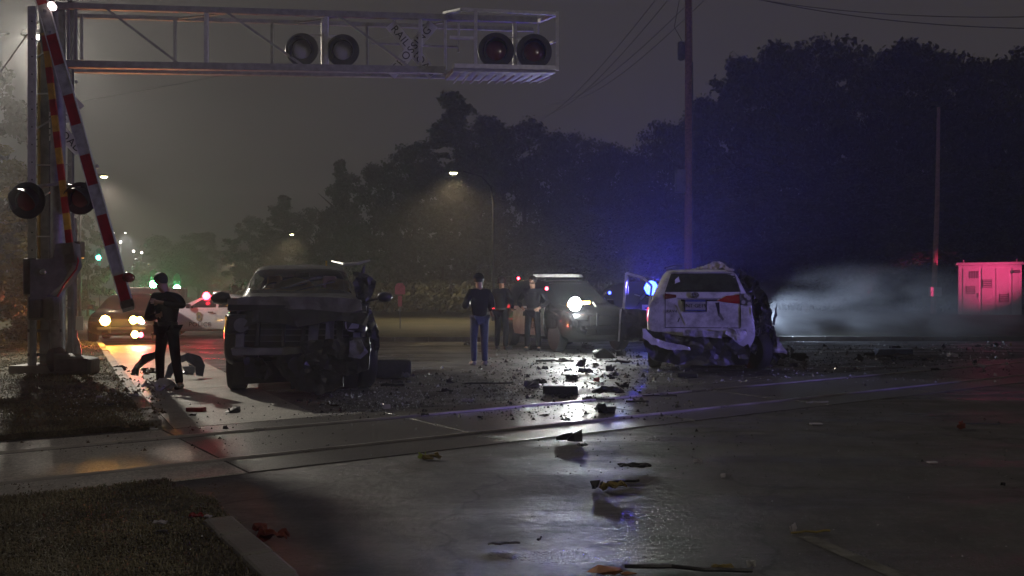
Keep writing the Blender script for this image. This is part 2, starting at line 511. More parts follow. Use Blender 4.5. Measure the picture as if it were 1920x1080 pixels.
# pale concrete apron beyond the panels (left lane of the road) ending in a ragged joint with the asphalt
kerbdir = (G(195, 650) - G(300, 795)).normalized()
M['apron'] = soil_mat("worn_apron_concrete", (0.20, 0.19, 0.165), (0.29, 0.275, 0.245), (0.36, 0.345, 0.305), rough=0.45, b_=0.35, sc=1.3)
ap = []
kb = G(300, 795)
perp = Vector((-kerbdir.y, kerbdir.x, 0)) * -1
def K(a, b_):  # a along the kerb away from the camera, b to the road side
    p = kb + kerbdir * a + perp * b_; return (p.x, p.y)
nslab = 0
for i in range(5):
    for j in range(1):
        a0 = 0.35 + i * 3.2; b0 = 0.02 + j * 1.6
        q = [K(a0 + .012, b0 + .012), K(a0 + .012, b0 + 1.588), K(a0 + 3.188, b0 + 1.588), K(a0 + 3.188, b0 + .012)]
        if i == 0:
            q[0] = (T((Vector((*K(0, b0), 0))).dot(U), g + 0.58)[0], T((Vector((*K(0, b0), 0))).dot(U), g + 0.58)[1])
            u1 = Vector((*K(0, b0 + 1.588), 0)).dot(U); q[1] = T(u1, g + 0.58)[:2]
        MB().slab(q, -0.05, 0.010 + rnd.uniform(0, .003)).build("road_slab", M['apron'], track)

# ------------------------------------------------------------------ verges and kerbs
zv = 0.055
verge_edge = [K(-0.25, -0.16), K(6, -0.16), K(14, -0.16), K(24, -0.16), K(60, -0.16), K(150, -0.16)]
left_verge = verge_edge + [(-160, 150), (-160, -20), (-40, -18.6)]
u_end = Vector((*K(-0.2, -0.16), 0)).dot(U)
left_verge = [T(u_end, 1.42)[:2]] + verge_edge[1:] + [(-190, 150), (-190, -40), T(-60, 1.7)[:2]] + [T(u_end - 14 + k * .14, 1.47 + .10 * noise.noise(Vector((k * .31, 2, 5))) + .04 * noise.noise(Vector((k * 1.3, 2, 5))))[:2] for k in range(98)]
def verge_mesh(name, pts, z, m, edge_drop=0.12):
    return sheet(name, pts, z, m, thick=0.25)
verge_mesh("grass_verge", left_verge, zv, M['soil'])
nv = [T(-40, -1.55)[:2], G(306, 914)[:2], G(360, 935)[:2], G(425, 975)[:2], G(446, 1010)[:2], G(500, 1090)[:2], (-0.75, 2.6), (-0.3, -3), (-30, -30)]
def ragged(pts, upto, amp=.05):
    out = []
    for i in range(len(pts)):
        a = Vector(pts[i]); b = Vector(pts[(i + 1) % len(pts)])
        n_ = max(1, int((b - a).length / .09)) if i < upto else 1
        if (b - a).length > 12: n_ = 1
        for k in range(n_):
            p = a.lerp(b, k / n_); w = noise.noise_vector(Vector((p.x * 3.1, p.y * 3.1, 1.5))) + .5 * noise.noise_vector(Vector((p.x * 11, p.y * 11, 8)))
            out.append((p.x + w.x * amp, p.y + w.y * amp) if n_ > 1 else (p.x, p.y))
    return out
nv = [nv[0], T(-7, -1.5)[:2]] + ragged(nv[1:], 3) 
verge_mesh("near_verge", nv, zv, M['soil'])
# kerbs: stone by stone
kerb = thing("kerb", "pale concrete kerb beside the left grass verge, running away past the crossing mast", "kerb")
kerb["kind"] = "structure"; del kerb["category"]
for i in range(26):
    a0 = -0.15 + i * 1.0
    j = rnd.uniform(-.008, .008)
    q = [K(a0 + .006, -0.155 + j), K(a0 + .994, -0.155 + j), K(a0 + .994, 0.0 + j), K(a0 + .006, 0.0 + j)]
    o = MB().slab(q, -0.05, 0.075 + rnd.uniform(-.008, .008)).build("kerbstone", M['concrete'], kerb)
    bevel(o, 0.015, 2)
near_kerb = thing("near_kerb", "broken pale kerb corner at the near grass verge in the foreground", "kerb")
near_kerb["kind"] = "structure"; del near_kerb["category"]
line = [G(436, 990), G(470, 1022), G(515, 1060), G(560, 1100), Vector((-0.72, 3.3, 0)), Vector((-0.3, 2.4, 0))]
for i in range(len(line) - 1):
    a, b_ = line[i], line[i + 1]
    d = (b_ - a).normalized(); s = Vector((d.y, -d.x, 0)) * -1
    if s.x > 0: s = -s
    a = a + d * 0.008; b2 = b_ - d * 0.008
    wd = 0.17
    q = [a[:2], b2[:2], (b2 + s * wd)[:2], (a + s * wd)[:2]]
    o = MB().slab(q, -0.05, 0.078 + rnd.uniform(-.01, .006)).build("kerbstone", M['concrete'], near_kerb)
    bevel(o, 0.02, 2)

# far side of the junction: raised turf, with a bank on the right
def bankz(x, y):
    t = min(1, max(0, (y - 27) / 10)); t = t * t * (3 - 2 * t)
    s = min(1, max(0, (x - 5) / 8)); s = s * s * (3 - 2 * s)
    return 0.10 + t * (0.10 + 0.36 * s) + 0.05 * noise.noise(Vector((x * .15, y * .15, 0)))
mb = MB()
nx, ny = 60, 34
for j in range(ny + 1):
    y = 26.6 + (j / ny) ** 2.2 * 190
    for i in range(nx + 1):
        fx = i / nx
        xl = -4.4 - (y - 26.6) * 0.50
        x = xl + (fx ** 1.3) * (120 - xl)
        yy = y + (x * 0.03 if j < 3 else 0)
        mb.v.append((x, yy, bankz(x, y)))
for j in range(ny):
    for i in range(nx):
        a = j * (nx + 1) + i
        mb.f.append((a, a + 1, a + nx + 2, a + nx + 1))
n0 = len(mb.v)
o = mb.build("bank", M['far_verge'], smooth=60); o["kind"] = "structure"
farkerb = thing("far_kerb", "low kerb along the far side of the junction", "kerb"); farkerb["kind"] = "structure"; del farkerb["category"]
for i in range(60):
    x0 = -4.5 + i * 1.0
    MB().slab([(x0 + .01, 26.4 + x0 * .03), (x0 + .99, 26.4 + (x0 + 1) * .03), (x0 + .99, 26.56 + (x0 + 1) * .03), (x0 + .01, 26.56 + x0 * .03)], -0.05, 0.14).build("kerbstone", M['concrete'], farkerb)

# worn paint stripe on the near road
M['worn_paint'] = mat("worn_road_paint", (0.12, 0.115, 0.10), 0.5, var=0.4, vscale=8, dirt=(0.035, 0.034, 0.03), dscale=7, damt=1.0)
a, b_ = G(1500, 1003), G(1740, 1105)
d = (b_ - a).normalized(); s = Vector((d.y, -d.x, 0))
sheet("road_marking", [(a - s * .05)[:2], (b_ - s * .05)[:2], (b_ + s * .05)[:2], (a + s * .05)[:2]], 0.004, M['worn_paint'])

# grass blades
def grass(name, region, n, hmin, hmax, m, z, seed):
    rg = random.Random(seed); mb = MB()
    from mathutils.geometry import intersect_point_tri_2d
    def inside(x, y, poly):
        c = False; j = len(poly) - 1
        for i in range(len(poly)):
            xi, yi = poly[i]; xj, yj = poly[j]
            if (yi > y) != (yj > y) and x < (xj - xi) * (y - yi) / (yj - yi) + xi: c = not c
            j = i
        return c
    poly, (x0, x1, y0, y1), dens = region
    k = 0
    while k < n:
        y = y0 + (y1 - y0) * rg.random() ** 1.6
        x = rg.uniform(x0, x1)
        if abs(x - 0) > y * 0.62 + 0.3 or not inside(x, y, poly): 
            if rg.random() < 0.001: k += 1
            continue
        cl = noise.noise(Vector((x * 1.1, y * 1.1, seed)))
        if cl < -0.15 and rg.random() < 0.75: k += 0; continue
        h = rg.uniform(hmin, hmax) * (0.6 + 0.8 * max(0, cl + 0.3)); w = 0.0018 + 0.0005 * y
        a = rg.uniform(0, 2 * pi); l = rg.uniform(0.4, 1.9) * h; bx, by = cos(a) * l, sin(a) * l
        c, s_ = cos(a + 1.57) * w, sin(a + 1.57) * w
        b0 = len(mb.v)
        mb.v += [(x - c, y - s_, z - .01), (x + c, y + s_, z - .01), (x + bx * .4 + c * .7, y + by * .4 + s_ * .7, z + h * .65), (x + bx * .4 - c * .7, y + by * .4 - s_ * .7, z + h * .65), (x + bx, y + by, z + h * .55)]
        mb.f += [(b0, b0 + 1, b0 + 2, b0 + 3), (b0 + 3, b0 + 2, b0 + 4)]
        k += 1
    me = bpy.data.meshes.new(name); me.from_pydata(mb.v, [], mb.f); me.materials.append(m)
    o = bpy.data.objects.new(name, me); link(o); o["kind"] = "stuff"
    return o
M['grass'] = mat("grass_blade", (0.19, 0.175, 0.11), 0.6, var=0.5, vscale=1.5)
M['dry_grass'] = mat("dry_grass_blade", (0.10, 0.085, 0.05), 0.6, var=0.4, vscale=2)
tag(grass("verge_grass", (left_verge, (-26, -3.2, 7.5, 26), 1), 30000, 0.02, 0.05, M['grass'], zv, 1), "short wet grass on the verge below the crossing mast", "grass")
tag(grass("near_grass", (nv, (-4.5, -0.9, 3.6, 7.2), 1), 24000, 0.015, 0.04, M['grass'], zv, 2), "short dark grass on the near verge in the foreground", "grass")
tag(grass("dry_tufts", (nv, (-2.6, -1.1, 3.8, 4.9), 1), 2600, 0.015, 0.04, M['dry_grass'], zv, 3), "pale dry grass tufts beside the near kerb", "grass")

# ------------------------------------------------------------------ haze
def volume_box(name, lo, hi, density, col, aniso=0.35, nz=None, label=None):
    mb = MB(); c = [(lo[i] + hi[i]) / 2 for i in range(3)]; s = [hi[i] - lo[i] for i in range(3)]
    mb.box(c, s)
    m = bpy.data.materials.new(name); m.use_nodes = True
    N = m.node_tree.nodes; L = m.node_tree.links; N.clear()
    out = N.new("ShaderNodeOutputMaterial"); v = N.new("ShaderNodeVolumePrincipled")
    v.inputs["Color"].default_value = (*col, 1); v.inputs["Density"].default_value = density
    v.inputs["Anisotropy"].default_value = aniso
    L.new(v.outputs[0], out.inputs["Volume"])
    if nz: nz(N, L, v, c, s, density)
    o = mb.build(name, m); o["kind"] = "stuff"
    if label: o["label"] = label
    return o
volume_box("haze", (-140, -5, -1.0), (125, 215, 27), 0.0035, (0.86, 0.86, 0.88), 0.45, label="thin night mist over the whole crossing")

def smoke_nodes(N, L, v, c, s, density):
    tc = N.new("ShaderNodeTexCoord")
    mp = N.new("ShaderNodeMapping"); L.new(tc.outputs["Object"], mp.inputs[0]); mp.inputs["Scale"].default_value = (0.45, 0.45, 1.1)
    n = N.new("ShaderNodeTexNoise"); n.inputs["Scale"].default_value = 1.0; n.inputs["Detail"].default_value = 5; n.inputs["Distortion"].default_value = 1.1
    L.new(mp.outputs[0], n.inputs["Vector"])
    mr = N.new("ShaderNodeMapRange"); mr.inputs[1].default_value = 0.42; mr.inputs[2].default_value = 0.64
    L.new(n.outputs[0], mr.inputs[0])
    # fall-off towards the faces of the box
    mp2 = N.new("ShaderNodeVectorMath"); mp2.operation = 'SUBTRACT'; L.new(tc.outputs["Object"], mp2.inputs[0]); mp2.inputs[1].default_value = tuple(c)
    dv = N.new("ShaderNodeVectorMath"); dv.operation = 'DIVIDE'; L.new(mp2.outputs[0], dv.inputs[0]); dv.inputs[1].default_value = tuple(q / 2 for q in s)
    ln = N.new("ShaderNodeVectorMath"); ln.operation = 'LENGTH'; L.new(dv.outputs[0], ln.inputs[0])
    fo = N.new("ShaderNodeMapRange"); fo.inputs[1].default_value = 1.0; fo.inputs[2].default_value = 0.35; fo.inputs[3].default_value = 0; fo.inputs[4].default_value = 1
    fo.interpolation_type = 'SMOOTHSTEP'
    L.new(ln.outputs["Value"], fo.inputs[0])
    m1 = N.new("ShaderNodeMath"); m1.operation = 'MULTIPLY'; L.new(mr.outputs[0], m1.inputs[0]); L.new(fo.outputs[0], m1.inputs[1])
    m2 = N.new("ShaderNodeMath"); m2.operation = 'MULTIPLY'; L.new(m1.outputs[0], m2.inputs[0]); m2.inputs[1].default_value = density
    L.new(m2.outputs[0], v.inputs["Density"])
volume_box("smoke", (3.0, 23.5, -.4), (20, 32, 2.6), 0.22, (0.9, 0.92, 0.95), 0.2, smoke_nodes, "pale smoke drifting low across the headlight beam behind the white wreck")

# ------------------------------------------------------------------ trees
M['leaf'] = mat("dark_leaf", (0.055, 0.06, 0.04), 0.6, var=0.35, vscale=0.6)
M['leaf_autumn'] = mat("yellow_green_leaf", (0.13, 0.12, 0.035), 0.6, var=0.4, vscale=0.9)
M['bark'] = mat("bark", (0.06, 0.05, 0.04), 0.9, var=0.3, vscale=5, bump=0.4, bscale=20)
def crown_mesh(seed, n, leaf, lobes, h=16.0, wd=6.0, low=0.12, conic=0.0):
    rg = random.Random(seed); vs = []; fs = []
    L_ = []
    for i in range(lobes):
        t = rg.random() ** 0.8
        z = h * (low + (0.93 - low) * t)
        env = wd * (math.sin(pi * min(1, 0.18 + 0.80 * t)) ** 0.6) * (1 - conic * t)
        a = rg.uniform(0, 2 * pi); r = env * rg.uniform(0.0, 1.0) ** .6 * .86
        s = rg.uniform(0.07, 0.26) * wd * (1 - 0.35 * t)
        L_.append((r * cos(a), r * sin(a), z, s, s * rg.uniform(.6, .95)))
    tot = sum(l[3] ** 2 for l in L_)
    for cx, cy, cz, s, sz in L_:
        k = int(n * s * s / tot)
        for _ in range(k):
            d = Vector((rg.gauss(0, 1), rg.gauss(0, 1), rg.gauss(0, 1))).normalized()
            rr = rg.random() ** 0.45 * rg.uniform(.7, 1.3)
            p = Vector((cx + d.x * s * rr, cy + d.y * s * rr, cz + d.z * sz * rr))
            q = leaf * rg.uniform(.55, 1.3)
            nrm = (d + Vector((rg.gauss(0, .6), rg.gauss(0, .6), rg.gauss(0, .6)))).normalized()
            a = nrm.orthogonal().normalized(); b = nrm.cross(a)
            th = rg.uniform(0, 6.28); a, b = a * cos(th) + b * sin(th), b * cos(th) - a * sin(th)
            i0 = len(vs)
            vs += [tuple(p + a * q), tuple(p + b * q * .6), tuple(p - a * q * .8), tuple(p - b * q * .55)]
            fs.append((i0, i0 + 1, i0 + 2, i0 + 3))
    me = bpy.data.meshes.new("crown"); me.from_pydata(vs, [], fs)
    me.materials.append(M['leaf'])
    return me
def trunk_mesh(seed, h=16.0, r=0.28):
    rg = random.Random(seed); mb = MB()
    pts = [(0, 0, -0.5)]; x = y = 0
    for i in range(1, 7):
        x += rg.uniform(-.25, .25); y += rg.uniform(-.25, .25); pts.append((x, y, h * .74 * i / 6))
    mb.tube(pts, [r * 1.5] + [r * (1 - .15 * i) for i in range(6)], 8)
    for k in range(9):
        i = rg.randint(1, 5); p = Vector(pts[i]); a = rg.uniform(0, 6.28); l = rg.uniform(1.5, 2.8)
        q = p + Vector((cos(a) * l * .5, sin(a) * l * .5, l * .45)); e = p + Vector((cos(a + .3) * l, sin(a + .3) * l, l * .9))
        mb.tube([p, q, e], [r * .45, r * .28, r * .08], 6)
    return mb.mesh("trunk")
crowns = [crown_mesh(11, 17000, .19, 150), crown_mesh(12, 17000, .19, 130, wd=5.0), crown_mesh(13, 18000, .19, 170, wd=6.5), crown_mesh(14, 15000, .18, 120, wd=3.8, conic=.45), crown_mesh(15, 17000, .19, 140, wd=5.6, low=.08)]
trunks = []
for s in range(3):
    t = trunk_mesh(50 + s); t.materials.append(M['bark']); trunks.append(t)
def tree(px, top, d, variant, wf, label, group="trees standing behind the junction", base=0.3, name="broadleaf_tree"):
    p = P(px, 556, d)
    h = CAMH + (HY - top) * d / F
    t = thing(name, label, "tree", (p.x, d, base), random.Random(px * 7 + top).uniform(0, 6.28), group)
    sc = (h - base) / 15.6
    c = bpy.data.objects.new("crown", crowns[variant]); link(c, t); c.scale = (sc * wf, sc * wf, sc)
    k = bpy.data.objects.new("trunk", trunks[variant % 3]); link(k, t); k.scale = (sc, sc, sc)
    return t
TREES = [
 (300, 438, 150, 4, 1.3, "low hazy tree far up the street above the green signals"),
 (375, 430, 150, 2, 1.3, "hazy rounded tree far up the street above the red mirror light"),
 (475, 402, 120, 1, 1.2, "faint tree far behind the wrecked dark car's left corner"),
 (530, 362, 105, 3, 1.5, "pointed hazy tree over the wrecked dark car's roof"),
 (590, 384, 100, 0, 1.1, "lower round tree just left of the tall slim tree"),
 (640, 292, 78, 3, 1.0, "tall slim tree with a bare top edge, first of the tall ones from the left"),
 (705, 302, 72, 1, 1.0, "mid height tree behind the pink sign on its post"),
 (775, 258, 68, 0, .95, "tree left of the peak whose crown slopes down to the street"),
 (852, 163, 66, 3, 1.35, "tallest peaked tree right above the lit street lamp"),
 (915, 210, 64, 1, 1.0, "tree shouldering the right side of the tallest peak"),
 (985, 212, 62, 0, .9, "flat topped tree below the end of the signal gantry"),
 (1065, 234, 62, 2, .8, "broad tree with a square right shoulder behind the officers"),
 (1140, 258, 60, 4, .85, "lower tree in the gap left of the utility pole"),
 (1195, 284, 60, 1, .8, "lowest tree of the gap, above the open car door"),
 (1250, 215, 58, 0, .8, "tree directly left of the tall utility pole"),
 (1330, 165, 56, 2, .72, "tree directly right of the tall utility pole"),
 (1390, 98, 54, 1, .9, "tree on the rising shoulder of the big wood"),
 (1455, 66, 52, 4, .85, "high round crown above the crumpled white roof"),
 (1550, 54, 52, 0, .85, "highest round crown of the whole wood"),
 (1640, 74, 51, 2, .78, "broad crown right of the highest one"),
 (1710, 64, 50, 1, .95, "crown just left of the thin far pole"),
 (1790, 84, 50, 4, .85, "crown just right of the thin far pole"),
 (1870, 90, 49, 0, .8, "crown over the pink lit cabinet"),
 (1945, 62, 48, 2, .9, "crown cut by the right edge of the picture"),
]
for i, (px, top, d, v, wf, lab) in enumerate(TREES):
    tree(px, top, d, v, wf, lab)
# lower second row that closes the wood under the crowns
LOW = [(620, 440, 74), (730, 420, 66), (830, 380, 60), (930, 370, 58), (1030, 390, 56), (1120, 380, 55), (1210, 390, 54), (1310, 330, 50), (1410, 300, 48), (1510, 300, 47), (1610, 290, 46), (1700, 320, 45), (1800, 300, 44), (1900, 310, 44)]
side = ["left of the lit street lamp's pole", "well below the street lamp glow", "under the lit street lamp", "behind the bent lamp pole", "above the officers' heads", "above the police wagon's roof", "above the open white car door", "behind the box on the utility pole", "behind the crumpled roof", "above the torn side of the white wreck", "above the bright smoke", "left of the thin pole's foot", "between the thin pole and the cabinet", "close behind the pink cabinet"]
for (px, top, d), w in zip(LOW, side):
    tree(px, top, d, (px // 10) % 5, 1.55, "low bushy understorey tree " + w, "understorey trees below the wood", name="understorey_tree")
# undergrowth closing the foot of the wood
rg = random.Random(5); vs = []; fs = []
for k in range(42000):
    d = rg.uniform(47, 62); x = rg.uniform(-0.32 * d, 0.66 * d)
    zt = 0.4 + (1.6 + 1.5 * noise.noise(Vector((x * .22, d * .2, 0)))) * rg.random() ** .7
    p = Vector((x, d, 0.1 + zt)); q = .13 * rg.uniform(.5, 1.3)
    nrm = Vector((rg.gauss(0, 1), rg.gauss(0, 1), rg.gauss(0, 1))).normalized(); a = nrm.orthogonal().normalized(); b = nrm.cross(a)
    i0 = len(vs); vs += [tuple(p + a * q), tuple(p + b * q * .6), tuple(p - a * q), tuple(p - b * q * .6)]; fs.append((i0, i0 + 1, i0 + 2, i0 + 3))
me = bpy.data.meshes.new("undergrowth"); me.from_pydata(vs, [], fs); me.materials.append(M['leaf'])
tag(link(bpy.data.objects.new("undergrowth", me)), "dark undergrowth along the foot of the wood", "undergrowth", kind="stuff")

# left-hand trees by the crossing mast
cl_ = crown_mesh(21, 32000, .15, 110, h=16, wd=4.6, low=.02); cl_.materials.clear(); cl_.materials.append(M['leaf_autumn'])
cd_ = crown_mesh(22, 24000, .18, 90, h=16, wd=5, low=.03)
def ltree(px, top, d, me, wf, label):
    p = P(px, 556, d); h = CAMH + (HY - top) * d / F
    t = thing("verge_tree", label, "tree", (p.x, d, zv)); sc = h / 15.6
    c = link(bpy.data.objects.new("crown", me), t); c.scale = (sc * wf, sc * wf, sc)
    k = link(bpy.data.objects.new("trunk", trunks[0]), t); k.scale = (sc * .6, sc * .6, sc)
ltree(-40, 235, 22, cl_, 1.25, "yellow green leafy tree behind the crossing mast at the left edge")
ltree(-10, 100, 34, cd_, .85, "tall dark tree behind the upper part of the crossing mast")
ltree(55, 430, 27, cl_, 1.2, "low brownish tree filling in behind the signal case")
ltree(165, 400, 60, cd_, .75, "dark tree left of the street behind the raised gate arm")
ltree(60, 350, 75, cd_, 1.4, "dim tree further up the street behind the mast")

# ------------------------------------------------------------------ street lamps, poles, signals
M['lamp_warm'] = emis("warm_lamp_glass", (1.0, 0.80, 0.42), 55)
M['lamp_pale'] = emis("pale_lamp_glass", (1.0, 0.9, 0.8), 22)
def street_lamp(px, py, d, polepx, label, energy, m='lamp_warm', col=(1.0, 0.76, 0.40), base=0.1, head=0.55, thick=0.08, aim=None, size=150, blend=.6, rad=.3):
    hp = P(px, py, d); pb = P(polepx, HY, d)
    t = thing("street_lamp", label, "street lamp", (pb.x, d, base), 0, "street lamps along the road")
    H = hp.z - base; dx = hp.x - pb.x
    mb = MB(); mb.tube([(0, 0, -.1), (0, 0, .5), (0, 0, H - 1.4), (dx * .06, 0, H - .65), (dx * .3, 0, H - .15), (dx * .75, 0, H + .1)], [thick * 1.1, thick, thick * .75, thick * .55, thick * .5, thick * .4], 8)
    mb.build("pole", M['black'], t, smooth=50)
    s = -1 if dx < 0 else 1
    MB().box((dx - s * .1, 0, H + .09), (head, .28, .13), taper=.8).build("lamp_head", M['galv_dark'], t)
    MB().lathe([(.02, -.07), (.09, -.04), (.11, 0)], 12, Matrix.Translation((dx, 0, H + .02)) @ Matrix.Scale(1.6, 4, (1, 0, 0))).build("lamp_glass", M[m], t)
    lamp("lamp_light", 'SPOT', (dx, 0, H - .12), energy, col, t, radius=rad, rot=None, target=(dx, 0, 0) if aim is None else tuple(Vector(aim) - t.location), size=R(size), blend=blend)
    return t
street_lamp(850, 325, 42, 925, "lit street lamp on a bent arm in front of the tallest peaked tree", 2000)
street_lamp(547, 440, 86, 590, "lit street lamp above the wrecked dark car's roof, second along the street", 2400)
street_lamp(437, 486, 142, 457, "faint lit street lamp just left of the wrecked dark car's windscreen", 5000)
street_lamp(195, 332, 45, 150, "lit street lamp just right of the leaning gate arm", 3500, col=(1, .86, .66))
street_lamp(73, 70, 21, -150, "bright street lamp seen behind the crossing mast's channel, lighting the track", 4700, col=(1.0, .92, .78), m='lamp_pale', aim=(-5, 9, 0), size=140, blend=1.0, rad=.13)
street_lamp(235, 437, 150, 215, "pale hazy lamp far up the hill right of the gate arm", 9000, 'lamp_pale', (1, .95, .9))
# small far lights
def far_light(px, py, d, label, col, st, name="far_lamp", r=.22, energy=0):
    p = P(px, py, d)
    t = thing(name, label, "lamp", (p.x, d, 0), 0, "small far lights up the street")
    MB().tube([(0, 0, 0), (0, 0, p.z - .1)], .09, 6).build("pole", M['galv_dark'], t)
    MB().box((0, .1, p.z), (r * 2.6, .3, r * 2.6)).build("housing", M['black'], t)
    MB().lathe([(.02, -.08), (r * .8, -.05), (r, 0)], 12, Matrix.Translation((0, -.06, p.z)) @ Matrix.Rotation(R(90), 4, 'X') @ Matrix.Scale(-1, 4, (0, 0, 1))).build("lens", emis(name + "_glow", col, st), t)
    if energy: lamp("glow", 'POINT', (0, -.4, p.z), energy, col, t, radius=.1)
    return t
far_light(251, 471, 150, "left one of two small white lamps right of the gate arm", (1, .85, .75), 14)
far_light(266, 474, 150, "right one of two small white lamps right of the gate arm", (1, .9, .8), 14)
far_light(226, 454, 150, "small white lamp touching the gate arm's edge", (1, .85, .75), 9)
far_light(213, 437, 150, "tiny upper lamp at the gate arm's left edge", (1, .9, .85), 8, r=.15)
def signal(px, py, d, label, col, st, energy, lit=2, hgt=None):
    p = P(px, py, d)
    t = thing("traffic_signal", label, "traffic light", (p.x, d, 0), 0, "traffic signals up the street")
    MB().tube([(0, .2, 0), (0, .2, p.z + 1.1)], .07, 8).build("pole", M['galv_dark'], t)
    MB().box((0, .1, p.z + .38), (.36, .25, 1.15)).build("signal_head", M['black'], t)
    for i in range(3):
        z = p.z + .38 * (2 - i) if lit == 2 else p.z + .38 * (1 - i + 1)
        on = i == lit
        MB().lathe([(.02, -.05), (.25, -.02), (.26, 0)], 14, Matrix.Translation((0, -.04, z)) @ Matrix.Rotation(R(90), 4, 'X')).build("lens", emis("signal_green", col, st) if on else M['plastic_dark'], t)
        vz = MB()
        vz.tube([(-.15, -.05, z), (-.13, -.16, z + .08), (0, -.2, z + .16), (.13, -.16, z + .08), (.15, -.05, z)], .012, 5).build("visor", M['black'], t)
    lamp("glow", 'POINT', (0, -.22, p.z), energy, col, t, radius=.08)
signal(288, 533, 62, "green lit traffic signal right beside the standing officer's head", (.12, 1, .28), 140, 330)
signal(332, 541, 62, "green lit traffic signal right of the officer's shoulder", (.12, 1, .28), 140, 330)
signal(185, 483, 95, "teal green lit traffic signal left of the gate arm", (.05, 1, .62), 60, 160)

# utility poles
def pole_thing():
    d = 31.0
    p = P(1290, HY, d)
    t = thing("utility_pole", "tall wooden utility pole with transformer boxes behind the white wreck", "utility pole", (p.x, d, 0.1))
    H = 12.4
    MB().tube([(0, 0, -.3), (0.03, 0, 6), (0.02, 0, 10.8), (0, 0, H)], [.155, .14, .13, .12], 12).build("pole", M['wood_pole'], t, smooth=60)
    z = CAMH + (556 + 6) * d / F - .1
    MB().box((0, -.17, z), (2.1, .11, .13)).build("crossarm", M['wood_pole'], t)
    for x in (-.9, -.45, .45, .9):
        MB().lathe([(.03, 0), (.05, .05), (.03, .09), (.05, .13), (.02, .18)], 10, Matrix.Translation((x, -.17, z + .06))).build("insulator", M['grey_box'], t, smooth=50)
    z2 = CAMH + (556 - 340) * d / F - .1
    o = MB().box((-.28, 0, z2), (.34, .3, .8)).build("cabinet", M['grey_box'], t); bevel(o, .02)
    z3 = CAMH + (556 - 95) * d / F - .1
    MB().lathe([(.05, -.35), (.13, -.3), (.13, .28), (.05, .34)], 12, Matrix.Translation((-.24, 0, z3))).build("arrester", M['galv_dark'], t, smooth=40)
    MB().tube([(-.2, -.05, z3 + .3), (-.5, -.1, z3 + .8), (-.3, -.15, z)], .012, 5).build("jumper_wire", M['black'], t)
    MB().tube([(.13, -.1, .2), (.14, -.1, 9.5)], .022, 6).build("conduit", M['galv_dark'], t)
    return t
pole_thing()
p = P(1755, HY, 40)
t = thing("utility_pole", "thin dim pole with a small meter box left of the pink cabinet", "utility pole", (p.x, 40, .35))
MB().tube([(-.15, 0, -.3), (.05, 0, 5), (.12, 0, 9.6)], [.13, .1, .07], 10).build("pole", mat('pale_pole', (.42, .26, .22), .8, var=.2), t, smooth=60)  # pinkish tone puts the red light on the pole into its colour
MB().box((-.12, -.16, 1.22), (.5, .2, .42)).build("meter_box", M['white_sheet'], t)
# overhead wires
def wire(a, b, sag, label, r=.012):
    a, b = Vector(a), Vector(b); pts = []
    for i in range(25):
        s = i / 24; q = a.lerp(b, s); q.z -= sag * 4 * s * (1 - s); pts.append(q)
    mb = MB(); mb.tube([q - a for q in pts], r, 5)
    o = mb.build("overhead_wire", M['black'], loc=a); tag(o, label, "wire", "overhead wires")
top = P(1290, -6, 31)
for k, (px, py, d, off, lab) in enumerate([(985, 232, 95, -.9, "lowest overhead wire sloping down left of the utility pole"), (1010, 216, 95, -.45, "second overhead wire sloping down left of the utility pole"), (1020, 196, 95, .45, "third overhead wire sloping down left of the utility pole"), (1045, 190, 95, .9, "topmost overhead wire sloping down left of the utility pole")]):
    wire((top.x + off, 30.83, top.z + .18), P(px, py, d), 1.2, lab, .014)
wire((top.x + .9, 30.8, top.z + .2), P(2150, 50, 24), .5, "overhead wire running to the right edge above the wood", .014)
wire((top.x + .45, 30.8, top.z + .2), P(2150, 20, 24), .5, "upper overhead wire running to the right edge above the wood", .012)
wire(P(150, 190, 60), P(760, 60, 95), .4, "faint wire crossing the sky behind the signal gantry", .02)

# ------------------------------------------------------------------ pink lit signal cabinet
p = P(1855, HY, 38.0)
cab = thing("relay_cabinet", "metal railway equipment cabinet lit pink beyond the smoke", "cabinet", (p.x, 38.0, .36), R(-27))
CW, CH, CD = 2.42, 2.36, 1.6
M['cab'] = mat("cabinet_paint", (0.52, 0.50, 0.50), 0.35, 0.0, var=0.08, vscale=3, dirt=(0.3, 0.27, 0.25), damt=.5)
M['cab_dark'] = mat("cabinet_vent", (0.09, 0.08, 0.085), 0.5)
o = MB().box((0, CD / 2, CH / 2), (CW, CD, CH)).build("body", M['cab'], cab); bevel(o, .03)
o = MB().box((0, CD / 2, CH + .05), (CW + .22, CD + .2, .12), taper=.96).build("roof", M['cab'], cab); bevel(o, .02)
MB().box((0, CD / 2, -.12), (CW - .1, CD - .1, .26)).build("plinth", M['concrete'], cab)
for x0, x1 in ((-1.02, -.37), (-.29, .78), (.86, 1.13)):
    o = MB().box(((x0 + x1) / 2, -.018, CH / 2 - .02), (x1 - x0, .035, CH - .22)).build("door", M['cab'], cab); bevel(o, .012)
    if x1 > 1: continue
    MB().box((x1 - .06, -.06, 1.05), (.03, .05, .18)).build("handle", M['galv_dark'], cab)
MB().box((.25, -.042, CH / 2), (.012, .012, CH - .3)).build("door_seam", M['cab_dark'], cab)
for k in range(6):
    MB().box((-.76 + k * .065, -.046, CH - .42), (.026, .02, .32)).build("vent_slot", M['cab_dark'], cab)
for x, z in ((-.72, 1.28), (-.08, 1.55), (.56, .92)):
    o = MB().box((x, -.046, z), (.36, .02, .34)).build("louvre", M['cab_dark'], cab)
    for q in range(4): MB().box((x, -.062, z - .12 + q * .08), (.31, .014, .03)).build("louvre_blade", M['cab'], o)
